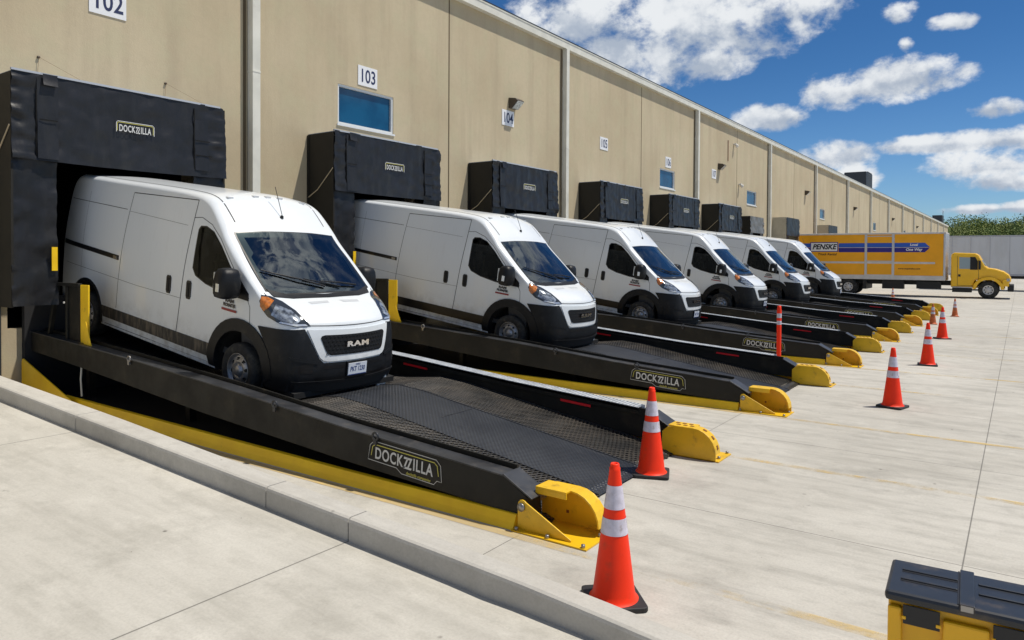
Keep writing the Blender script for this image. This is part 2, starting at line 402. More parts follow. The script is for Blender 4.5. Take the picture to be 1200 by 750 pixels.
def concrete(name, base_lo, base_hi, stain, joints=None):
    m, g, b, o = newmat(name)
    t = g.n('ShaderNodeTexCoord').outputs['Object']
    x, y, z = g.sep(t)
    big = g.noise(t, 0.22, 6, 0.6)
    c = g.mix(g.rng(big, 0.3, 0.7), base_lo, base_hi)
    brush = g.noise(g.vmath('MULTIPLY', t, (0.35, 2.6, 1)), 1.4, 8, 0.68)
    c = g.mix(g.math('MULTIPLY', g.rng(brush, 0.44, 0.74), 0.50), c, stain)
    track = g.noise(g.vmath('ADD', g.vmath('MULTIPLY', t, (0.10, 1.3, 1)), (7.0, 1.0, 0)), 1.6, 5, 0.6)
    c = g.mix(g.math('MULTIPLY', g.rng(track, 0.55, 0.74), 0.28), c, tuple(k * 0.75 for k in stain))
    blot = g.noise(g.vmath('ADD', t, (11.0, 3.0, 0)), 1.1, 8, 0.7)
    c = g.mix(g.math('MULTIPLY', g.rng(blot, 0.52, 0.72), 0.40), c, tuple(k * 0.82 for k in stain))
    pat = g.noise(g.vmath('ADD', g.vmath('MULTIPLY', t, (0.8, 1.5, 1)), (2.0, 31.0, 0)), 3.2, 9, 0.72)
    c = g.mix(g.math('MULTIPLY', g.rng(pat, 0.46, 0.70), 0.34), c, tuple(k * 0.95 for k in stain))
    lite = g.noise(g.vmath('ADD', t, (40.0, 5.0, 0)), 2.1, 9, 0.7)
    c = g.mix(g.math('MULTIPLY', g.rng(lite, 0.50, 0.72), 0.40), c, tuple(min(1, k * 1.14) for k in base_hi))
    fine = g.noise(t, 55, 4, 0.7)
    c = g.mix(g.math('MULTIPLY', g.rng(fine, 0.35, 0.75), 0.22), c, tuple(k * 0.7 for k in stain))
    drip = g.math('MULTIPLY', g.rng(g.noise(g.vmath('ADD', t, (70.0, 3.0, 0)), 2.6, 6, 0.75), 0.66, 0.74), 0.45)
    c = g.mix(drip, c, (0.10, 0.095, 0.085))
    scuff = g.noise(g.vmath('ADD', g.vmath('MULTIPLY', t, (0.35, 9.0, 1)), (1.0, 50.0, 0)), 1.2, 7, 0.7)
    c = g.mix(g.math('MULTIPLY', g.rng(scuff, 0.66, 0.74), 0.40), c, (0.14, 0.13, 0.12))
    spot = g.n('ShaderNodeTexVoronoi', voronoi_dimensions='2D'); g.link(t, spot.inputs['Vector']); spot.inputs['Scale'].default_value = 1.9; spot.inputs['Randomness'].default_value = 1.0
    sp = g.math('MULTIPLY', g.rng(g.math('DIVIDE', spot.outputs['Distance'], g.math('ADD', g.sep(spot.outputs['Color'])[0], 0.15)), 0.045, 0.012), g.rng(g.noise(t, 1.1, 3), 0.50, 0.60))
    c = g.mix(g.math('MULTIPLY', sp, 0.7), c, (0.07, 0.06, 0.05))
    if joints:
        jl = None
        for (axis, off, per, wdt) in joints:
            s = x if axis == 'x' else y
            q = g.math('PINGPONG', g.math('SUBTRACT', s, off), per / 2)
            k = g.rng(q, wdt, wdt * 0.35)
            jl = k if jl is None else g.math('MAXIMUM', jl, k)
        c = g.mix(g.math('MULTIPLY', jl, 0.75), c, (0.10, 0.095, 0.085))
    g.link(c, b.inputs['Base Color']); b.inputs['Roughness'].default_value = 0.85
    b.inputs['Specular IOR Level'].default_value = 0.3
    bn = g.n('ShaderNodeBump'); bn.inputs['Strength'].default_value = 0.25; bn.inputs['Distance'].default_value = 0.004
    g.link(g.noise(t, 70, 5, 0.75), bn.inputs['Height']); g.link(bn.outputs[0], b.inputs['Normal'])
    return m
concrete('lot_concrete', (0.45, 0.428, 0.378), (0.555, 0.532, 0.478), (0.255, 0.242, 0.212), [('x', 11.85, 9.0, 0.0075), ('x', 8.86, 9.0, 0.007), ('y', -3.61, 2.98 * 2, 0.008), ('y', -0.63, 2.98 * 4, 0.008)])
concrete('slab_concrete', (0.475, 0.452, 0.398), (0.56, 0.537, 0.48), (0.33, 0.312, 0.268), [('x', 7.97, 4.45, 0.010)])
concrete('kerb_concrete', (0.46, 0.44, 0.40), (0.55, 0.53, 0.48), (0.36, 0.34, 0.30), None)
def road_paint():
    m, g, b, o = newmat('yellow_road_paint')
    t = g.n('ShaderNodeTexCoord').outputs['Object']
    n = g.noise(t, 3.5, 8, 0.7); n2 = g.noise(g.vmath('MULTIPLY', t, (0.5, 1, 1)), 0.9, 4, 0.6)
    f = g.rng(g.math('ADD', g.math('MULTIPLY', n, 0.6), g.math('MULTIPLY', n2, 0.6)), 0.52, 0.74)
    x_ = g.sep(t)[0]; f = g.math('ADD', g.math('MULTIPLY', f, 0.7), g.rng(x_, 9.6, 8.6, 0.0, 0.55), clamp=True)
    conc = g.mix(g.noise(t, 3, 6, 0.7), (0.42, 0.40, 0.35), (0.54, 0.52, 0.46))
    g.link(g.mix(0.75, conc, (0.74, 0.50, 0.12)), b.inputs['Base Color'])
    tr = g.n('ShaderNodeBsdfTransparent'); ms = g.n('ShaderNodeMixShader')
    g.link(g.math('MULTIPLY', f, 0.9), ms.inputs[0]); g.link(tr.outputs[0], ms.inputs[1]); g.link(b.outputs[0], ms.inputs[2]); g.link(ms.outputs[0], o.inputs['Surface'])
    b.inputs['Roughness'].default_value = 0.8
road_paint()

# ------------------------------------------------------------------ mesh builder
class MB:
    def __init__(s): s.v = []; s.f = []; s.m = []; s.mats = []; s.cur = 0; s.smooth = []
    def use(s, name):
        if name not in s.mats: s.mats.append(name)
        s.cur = s.mats.index(name); return s
    def add(s, verts, faces, smooth=False, M=None):
        o = len(s.v)
        for p in verts: s.v.append(tuple(M @ Vector(p)) if M is not None else tuple(p))
        for f in faces: s.f.append(tuple(o + i for i in f)); s.m.append(s.cur); s.smooth.append(smooth)
        return s
    def box(s, x0, x1, y0, y1, z0, z1, M=None):
        v = [(x0, y0, z0), (x1, y0, z0), (x1, y1, z0), (x0, y1, z0), (x0, y0, z1), (x1, y0, z1), (x1, y1, z1), (x0, y1, z1)]
        f = [(0, 3, 2, 1), (4, 5, 6, 7), (0, 1, 5, 4), (1, 2, 6, 5), (2, 3, 7, 6), (3, 0, 4, 7)]
        return s.add(v, f, M=M)
    def prism(s, poly, a0, a1, axis='y', M=None):
        """extrude a 2-D polygon; axis 'y': poly=(x,z); 'z': poly=(x,y); 'x': poly=(y,z)"""
        n = len(poly)
        ar = sum(poly[i][0] * poly[(i + 1) % n][1] - poly[(i + 1) % n][0] * poly[i][1] for i in range(n))
        def P(p, a):
            return (p[0], a, p[1]) if axis == 'y' else ((p[0], p[1], a) if axis == 'z' else (a, p[0], p[1]))
        if axis == 'y': ar = -ar
        if ar < 0: poly = poly[::-1]
        v = [P(p, a0) for p in poly] + [P(p, a1) for p in poly]
        f = [tuple(range(n))[::-1], tuple(range(n, 2 * n))]
        f += [(i, (i + 1) % n, n + (i + 1) % n, n + i) for i in range(n)]
        return s.add(v, f, M=M)
    def tube(s, pts, r, n=8, caps=True, M=None):
        pts = [Vector(p) for p in pts]; rs = r if isinstance(r, (list, tuple)) else [r] * len(pts)
        v = []; 
        for i, p in enumerate(pts):
            d = (pts[min(i + 1, len(pts) - 1)] - pts[max(i - 1, 0)]).normalized()
            a = d.orthogonal().normalized() if i == 0 else (a - d * a.dot(d)).normalized()
            b = d.cross(a)
            for k in range(n):
                t = 2 * pi * k / n
                v.append(p + (a * cos(t) + b * sin(t)) * rs[i])
        f = []
        for i in range(len(pts) - 1):
            for k in range(n):
                f.append((i * n + k, i * n + (k + 1) % n, (i + 1) * n + (k + 1) % n, (i + 1) * n + k))
        s.add(v, f, smooth=True, M=M)
        if caps:
            s.add(v[:n], [tuple(range(n))[::-1]], M=M); s.add(v[-n:], [tuple(range(n))], M=M)
        return s
    def lathe(s, prof, n=32, axis='z', M=None, smooth=True):
        """prof = [(r, h)]"""
        v = []
        for (r, h) in prof:
            for k in range(n):
                t = 2 * pi * k / n
                p = (r * cos(t), r * sin(t), h)
                if axis == 'y': p = (r * cos(t), h, -r * sin(t))
                if axis == 'x': p = (h, r * cos(t), r * sin(t))
                v.append(p)
        f = []
        for i in range(len(prof) - 1):
            for k in range(n):
                f.append((i * n + k, i * n + (k + 1) % n, (i + 1) * n + (k + 1) % n, (i + 1) * n + k))
        return s.add(v, f, smooth=smooth, M=M)
    def grid(s, rows, smooth=True, M=None, flip=False):
        nr, nc = len(rows), len(rows[0])
        v = [p for r in rows for p in r]
        f = []
        for i in range(nr - 1):
            for j in range(nc - 1):
                q = (i * nc + j, i * nc + j + 1, (i + 1) * nc + j + 1, (i + 1) * nc + j)
                f.append(q[::-1] if flip else q)
        return s.add(v, f, smooth=smooth, M=M)
    def mesh(s, name):
        me = bpy.data.meshes.new(name)
        me.from_pydata(s.v, [], s.f)
        for k in s.mats: me.materials.append(MATS[k])
        me.polygons.foreach_set('material_index', s.m)
        me.polygons.foreach_set('use_smooth', s.smooth)
        me.update(); return me
    def build(s, name, parent=None, bevel=0.0, **tags):
        o = bpy.data.objects.new(name, s.mesh(name)); COL.objects.link(o)
        if parent is not None: o.parent = parent
        if bevel > 0:
            md = o.modifiers.new('bevel', 'BEVEL'); md.width = bevel; md.segments = 2; md.limit_method = 'ANGLE'; md.angle_limit = radians(40)
            md.harden_normals = False
        for k, v in tags.items(): o[k] = v
        return o

def empty(name, loc=(0, 0, 0), label=None, category=None, group=None, rot=(0, 0, 0)):
    o = bpy.data.objects.new(name, None); COL.objects.link(o)
    o.location = loc; o.rotation_euler = rot; o.empty_display_size = 0.2
    if label: o['label'] = label
    if category: o['category'] = category
    if group: o['group'] = group
    return o
def kids(o): return [c for c in bpy.data.objects if c.parent == o]
def copy_tree(o, parent=None, ch=None):
    ch = ch if ch is not None else kids
    c = o.copy(); COL.objects.link(c); c.parent = parent
    for k in list(kids(o)):
        k2 = copy_tree(k, c)
    return c

_txt = {}
def text_geo(body, size=1.0, bold=0.0, shear=0.0, xs=1.0, spacing=1.0):
    key = (body, size, bold, shear, xs, spacing)
    if key in _txt: return _txt[key]
    cu = bpy.data.curves.new('lettering', 'FONT'); cu.body = body; cu.size = size; cu.offset = bold; cu.shear = shear
    cu.align_x = 'CENTER'; cu.align_y = 'CENTER'; cu.resolution_u = 4; cu.space_character = spacing
    ob = bpy.data.objects.new('lettering', cu); COL.objects.link(ob)
    dg = bpy.context.evaluated_depsgraph_get(); dg.update()
    me = bpy.data.meshes.new_from_object(ob.evaluated_get(dg))
    vs = [(v.co.x * xs, v.co.y, 0.0) for v in me.vertices]; fs = [tuple(p.vertices) for p in me.polygons]
    bpy.data.objects.remove(ob); bpy.data.curves.remove(cu); bpy.data.meshes.remove(me)
    _txt[key] = (vs, fs); return _txt[key]
def frame_matrix(origin, ex, ey):
    ex = Vector(ex).normalized(); ey = Vector(ey).normalized(); ez = ex.cross(ey)
    m = Matrix((ex, ey, ez)).transposed().to_4x4(); m.translation = Vector(origin); return m
def text_run(mb, parts, M, size, bold=0.004, gap=0.012, width=None):
    """words set one after the other: parts = [(text, shear, xscale)], centred"""
    W = []; tot = 0
    for (t, sh, xs) in parts:
        v, f = text_geo(t, size, bold, sh, xs); a = min(p[0] for p in v); b = max(p[0] for p in v)
        W.append((v, f, a, b)); tot += b - a + gap
    if width: M = M @ Matrix.Diagonal((width / (tot - gap), 1, 1, 1))
    x = -(tot - gap) / 2
    for (v, f, a, b) in W:
        mb.add(v, f, M=M @ Matrix.Translation((x - a, 0, 0))); x += b - a + gap
def brand_word(mb, M, size, width):
    """bold condensed word with two slanted joined Z strokes in its middle"""
    h = size * .36; th = size * .13
    def word(t):
        v, f = text_geo(t, size, .0032, 0, .80, 1.10); a = min(p[0] for p in v); b = max(p[0] for p in v); return v, f, a, b
    L = word('DOCK'); R_ = word('ILLA'); zw = size * .74
    tot = (L[3] - L[2]) + zw + (R_[3] - R_[2]) + size * .16
    K = M @ Matrix.Diagonal((width / tot, 1, 1, 1)); x = -tot / 2
    mb.add(L[0], L[1], M=K @ Matrix.Translation((x - L[2], 0, 0))); x += L[3] - L[2] + size * .01
    for k in range(2):
        o = x + k * size * .30; w = size * .44
        for (a, b, c, d) in (((o + .06 * size, h), (o + w, h), (o + w - .05 * size, h - th), (o + .02 * size, h - th)), ((o, -h), (o + w - .06 * size, -h), (o + w - .02 * size, -h + th), (o + .05 * size, -h + th)), ((o + w - th * 1.2, h - th * .5), (o + w, h), (o + th * 1.2, -h + th * .5), (o, -h))):
            mb.add([(a[0], a[1], k * .0004), (b[0], b[1], k * .0004), (c[0], c[1], k * .0004), (d[0], d[1], k * .0004)], [(0, 1, 2, 3)], M=K)
    x += zw + size * .10
    mb.add(R_[0], R_[1], M=K @ Matrix.Translation((x - R_[2], 0, 0)))
def stroke(mb, pts, w, M, closed=False):
    """flat ribbon along 2-D points in frame M"""
    n = len(pts); L = []; R = []
    for i in range(n):
        if closed: a = Vector(pts[i - 1]); b = Vector(pts[(i + 1) % n])
        else: a = Vector(pts[max(i - 1, 0)]); b = Vector(pts[min(i + 1, n - 1)])
        d = (b - a).normalized(); nn = Vector((-d.y, d.x)); p = Vector(pts[i])
        L.append(p + nn * w / 2); R.append(p - nn * w / 2)
    v = [(q.x, q.y, 0) for q in L] + [(q.x, q.y, 0) for q in R]
    f = [(i, n + i, n + (i + 1) % n, (i + 1) % n) for i in range(n if closed else n - 1)]
    mb.add(v, f, M=M)
# ------------------------------------------------------------------ cargo van
def catmull(pts, n):
    out = []
    for i in range(len(pts) - 1):
        p0 = pts[max(i - 1, 0)]; p1 = pts[i]; p2 = pts[i + 1]; p3 = pts[min(i + 2, len(pts) - 1)]
        # centripetal tangents keep long and short spans from overshooting
        def dist(a, b): return max(1e-4, (Vector(b[:2]) - Vector(a[:2])).length)
        d1, d2, d3 = dist(p0, p1) ** 0.5, dist(p1, p2) ** 0.5, dist(p2, p3) ** 0.5
        if i == 0: d1 = d2
        if i == len(pts) - 2: d3 = d2
        for k in range(n):
            t = k / n; q = []
            for a, b, c, d in zip(p0, p1, p2, p3):
                if i == 0: a = b - (c - b)
                if i == len(pts) - 2: d = c + (c - b)
                m1 = d2 * ((b - a) / d1 - (c - a) / (d1 + d2) + (c - b) / d2)
                m2 = d2 * ((c - b) / d2 - (d - b) / (d2 + d3) + (d - c) / d3)
                h = b + m1 * t + (-3 * b + 3 * c - 2 * m1 - m2) * t * t + (2 * b - 2 * c + m1 + m2) * t ** 3
                q.append(h)
            out.append(tuple(q))
    out.append(tuple(pts[-1])); return out

def half_w(x, z):
    w = 1.0
    if z > 1.35: w -= 0.105 * ((z - 1.35) / 1.1) ** 1.6
    if z < 0.5: w -= 0.03 * ((0.5 - z) / 0.3)
    if x > -0.35: w -= 0.05 * ((x + 0.35) / 0.9) ** 2
    if x < -4.4: w -= 0.03 * ((-4.4 - x) / 0.5) ** 2
    return w
# per row: S(x,z) on the flank, M(x,z,y) at the shoulder, C(x,z) on the centre line
ROWS = [
 (-4.80, .33, -4.90, .33, .90, -4.93, .33), (-4.85, .60, -4.96, .60, .90, -5.00, .60), (-4.88, 1.2, -4.98, 1.2, .90, -5.01, 1.2),
 (-4.87, 1.9, -4.95, 1.9, .84, -4.98, 1.9), (-4.81, 2.33, -4.86, 2.40, .79, -4.89, 2.43), (-4.72, 2.43, -4.74, 2.52, .77, -4.76, 2.55),
 (-4.45, 2.455, -4.45, 2.54, .77, -4.45, 2.58), (-3.4, 2.455, -3.4, 2.54, .77, -3.4, 2.585), (-2.3, 2.45, -2.3, 2.54, .77, -2.3, 2.585), (-1.5, 2.44, -1.5, 2.53, .76, -1.5, 2.585),
 (-1.10, 2.40, -1.12, 2.50, .755, -1.13, 2.575), (-.90, 2.31, -.93, 2.44, .755, -.93, 2.52), (-.70, 2.15, -.74, 2.30, .77, -.72, 2.37),
 (-.55, 2.01, -.57, 2.15, .79, -.53, 2.20), (-.46, 1.93, -.47, 2.04, .81, -.42, 2.09), (-.13, 1.67, -.11, 1.75, .86, -.02, 1.76), (.24, 1.425, .31, 1.43, .865, .40, 1.385),
 (.36, 1.32, .42, 1.355, .83, .50, 1.34), (.48, 1.20, .66, 1.25, .76, .78, 1.26), (.53, 1.10, .83, 1.14, .70, .99, 1.145),
 (.56, 1.01, .90, 1.055, .70, 1.05, 1.07), (.575, .80, .97, .80, .70, 1.10, .80), (.58, .62, .99, .62, .72, 1.13, .62),
 (.58, .42, 1.0, .42, .74, 1.14, .42), (.56, .26, .95, .26, .74, 1.09, .26)]
ROWF = catmull(ROWS, 5)
def row_pts(R, side):
    sx, sz, mx, mz, my, cx, cz = R
    gy = half_w(sx, sz); out = []
    for k in range(9):
        th = k / 8 * pi / 2
        y = my + (gy - my) * cos(th); x = sx + (mx - sx) * sin(th); z = sz + (mz - sz) * sin(th)
        out.append((x, side * y, z))
    for k in range(1, 8):
        y = my * (1 - k / 8); f = (y / my) ** 2
        out.append((cx + (mx - cx) * f, side * y, cz + (mz - cz) * f))
    return out
def arch(cx, cz, r, a0, a1, n):
    return [(cx + r * cos(radians(a0 + (a1 - a0) * i / n)), cz + r * sin(radians(a0 + (a1 - a0) * i / n))) for i in range(n + 1)]
FAX, RAX = 0.04, -4.00
def cdt(poly, step, extra=None):
    n = len(poly); V = [Vector(p) for p in poly]; E_ = [(i, (i + 1) % n) for i in range(n)]
    xs = [p[0] for p in poly]; zs = [p[1] for p in poly]
    def inside(pt, pl):
        c = False; m = len(pl)
        for i in range(m):
            a, b = pl[i], pl[(i + 1) % m]
            if (a[1] > pt[1]) != (b[1] > pt[1]) and pt[0] < (b[0] - a[0]) * (pt[1] - a[1]) / (b[1] - a[1]) + a[0]: c = not c
        return c
    def dseg(pt):
        best = 9
        for i in range(n):
            a = Vector(poly[i]); b = Vector(poly[(i + 1) % n]); ab = b - a
            t = max(0, min(1, (Vector(pt) - a).dot(ab) / max(1e-9, ab.length_squared)))
            best = min(best, (Vector(pt) - a - ab * t).length)
        return best
    x = min(xs) + step / 2
    while x < max(xs):
        z = min(zs) + step / 2
        while z < max(zs):
            if inside((x, z), poly) and dseg((x, z)) > step * 0.35: V.append(Vector((x, z)))
            z += step
        x += step
    if extra:
        k = len(V); V += [Vector(p) for p in extra]; m = len(extra)
        E_ += [(k + i, k + (i + 1) % m) for i in range(m)]
    r = delaunay_2d_cdt(V, E_, [], 1, 1e-5)
    return r[0], r[2]

def body_mesh(arches=True):
    mb = MB().use('white_van_paint')
    for side in (-1, 1):
        rows = [row_pts(R, side) for R in ROWF]
        rows = [r + [(R[5], 0.0, R[6])] for r, R in zip(rows, ROWF)]
        mb.grid(rows, smooth=True, flip=(side == -1))
    outline = [(R[0], R[1]) for R in ROWF]
    fa = arch(FAX, .38, .50, -12, 192, 22); ra = arch(RAX, .40, .50, -12, 192, 22)
    outline = outline[:-1] + [(.56, .27)] + ([p for p in fa] + ra if arches else [(-4.6, .27)])
    vs, fs = cdt(outline, .12, WIN if arches else None)
    for side in (-1, 1):
        v3 = [(p.x, side * half_w(p.x, p.y), p.y) for p in vs]
        ff = []
        for f in fs:
            a, b, c = (vs[i] for i in f[:3]); ccw = (b - a).cross(c - a) > 0
            # seen from -y the (x,z) plane is right handed
            ff.append(tuple(f) if (ccw == (side == -1)) else tuple(f)[::-1])
        mb.add(v3, ff, smooth=True)
    return mb

def patch(bvh, pts3, d, off=0.004, step=0.05, matname='black_plastic', mb=None, skirt=0.012, up=(0, 0, 1)):
    """lay a panel with the outline pts3 on the body by projecting it along d"""
    d = Vector(d).normalized(); ex = Vector(up).cross(d).normalized(); ey = d.cross(ex)
    O = Vector((-1.5, 0, 1.2)) - d * 12
    P2 = [((Vector(p) - O).dot(ex), (Vector(p) - O).dot(ey)) for p in pts3]
    # refine the outline
    R2 = []
    for i in range(len(P2)):
        a = Vector(P2[i]); b = Vector(P2[(i + 1) % len(P2)]); k = max(1, int((b - a).length / step))
        for j in range(k): R2.append(tuple(a + (b - a) * j / k))
    vs, fs = cdt(R2, step)
    mb = mb or MB(); mb.use(matname)
    top = []; nn = []
    last = None
    for p in vs:
        o = O + ex * p.x + ey * p.y
        hit = bvh.ray_cast(o, d)
        if hit[0] is None:
            h = last or (o + d * 12, -d); top.append(h[0]); nn.append(h[1]); continue
        n = hit[1]
        if n.dot(d) > 0: n = -n
        last = (hit[0], n)
        top.append(hit[0]); nn.append(n)
    v3 = [t + n * off for t, n in zip(top, nn)]
    ff = []
    for f in fs:
        a, b, c = (v3[i] for i in f[:3])
        ff.append(tuple(f) if (b - a).cross(c - a).dot(d) < 0 else tuple(f)[::-1])
    mb.add(v3, ff, smooth=True)
    m = len(R2)
    if skirt > 0 and len(v3) >= m:
        low = [top[i] - nn[i] * skirt for i in range(m)]
        sk = [tuple(v3[i]) for i in range(m)] + [tuple(q) for q in low]
        mb.add(sk, [(i, (i + 1) % m, m + (i + 1) % m, m + i) for i in range(m)])
    return mb

def seam(bvh, pts, d, w=0.012, off=0.002, matname='seam_shadow', mb=None):
    """thin line lying on the body along projected points"""
    mb = mb or MB(); mb.use(matname); d = Vector(d).normalized()
    pl = []
    for i in range(len(pts) - 1):
        a = Vector(pts[i]); b = Vector(pts[i + 1]); k = max(1, int((b - a).length / 0.08))
        for j in range(k): pl.append(a + (b - a) * j / k)
    pl.append(Vector(pts[-1])); hs = []
    for p in pl:
        h = bvh.ray_cast(p - d * 3, d)
        if h[0] is not None:
            n = h[1] if h[1].dot(d) < 0 else -h[1]
            hs.append((h[0], n))
    L = []
    for i, (p, n) in enumerate(hs):
        t = (hs[min(i + 1, len(hs) - 1)][0] - hs[max(i - 1, 0)][0]).normalized(); s = n.cross(t).normalized()
        L.append([tuple(p + n * off - s * w / 2), tuple(p + n * off + s * w / 2)])
    mb.grid(L, smooth=True); return mb

def mir(pts): return [(x, -y, z) for (x, y, z) in pts]
def sidepts(p2, side): return [(x, side * 1.0, z) for (x, z) in p2]

WIN = [(-1.08, 1.52), (-1.07, 2.02), (-1.03, 2.07), (-.90, 2.08), (-.72, 2.03), (-.50, 1.87), (-.26, 1.65), (-.02, 1.45), (.15, 1.33), (.14, 1.29), (-.40, 1.31), (-.76, 1.36), (-1.0, 1.43)]
SCREEN = [(-.445, -.80, 2.07), (.31, -.845, 1.425), (.40, -.60, 1.39), (.40, .60, 1.39), (.31, .845, 1.425), (-.445, .80, 2.07), (-.43, .4, 2.09), (-.43, -.4, 2.09)]

def make_wheel(root, x, side, r=0.355):
    y0 = side * 0.985     # outer face of the tyre
    e = MB().use('tyre_rubber')
    s = side
    Mx = Matrix.Translation((x, 0, r))
    prof = [(.215, -.02), (.245, .0), (.30, .006), (.335, -.004), (.352, -.03), (.355, -.07), (.355, -.16), (.345, -.20), (.30, -.225), (.22, -.22)]
    e.lathe([(a, y0 + s * b) for a, b in (prof if s < 0 else prof)], 40, 'y', Mx)
    e.use('wheel_steel')
    rim = [(.218, -.018), (.222, -.005), (.212, -.006), (.203, -.03), (.195, -.055), (.165, -.045), (.14, -.022), (.10, -.018), (.085, -.03), (.075, -.03), (.068, -.005), (.045, .006), (.001, .008)]
    e.lathe([(a, y0 + s * b) for a, b in rim], 40, 'y', Mx)
    e.use('wheel_hole')
    for k in range(8):
        a = 2 * pi * k / 8 + .2
        c = Vector((x + .155 * cos(a), y0 + s * (-.0275), r + .155 * sin(a)))
        pts = []
        for j in range(10):
            t = 2 * pi * j / 10
            q = c + Vector((cos(a), 0, sin(a))) * .019 * cos(t) + Vector((-sin(a), 0, cos(a))) * .024 * sin(t)
            q.y = y0 + s * (-.018 + (0.004 if (q - Vector((x, q.y, r))).length < .15 else -.013))
            pts.append(tuple(q))
        e.add(pts, [tuple(range(10))])
    e.use('bolt_steel')
    for k in range(5):
        a = 2 * pi * k / 5
        e.tube([(x + .085 * cos(a), y0 + s * -.03, r + .085 * sin(a)), (x + .085 * cos(a), y0 + s * -.008, r + .085 * sin(a))], .009, 6)
    t = MB(); t.v = e.v; w = e.build('wheel', root)
    return w

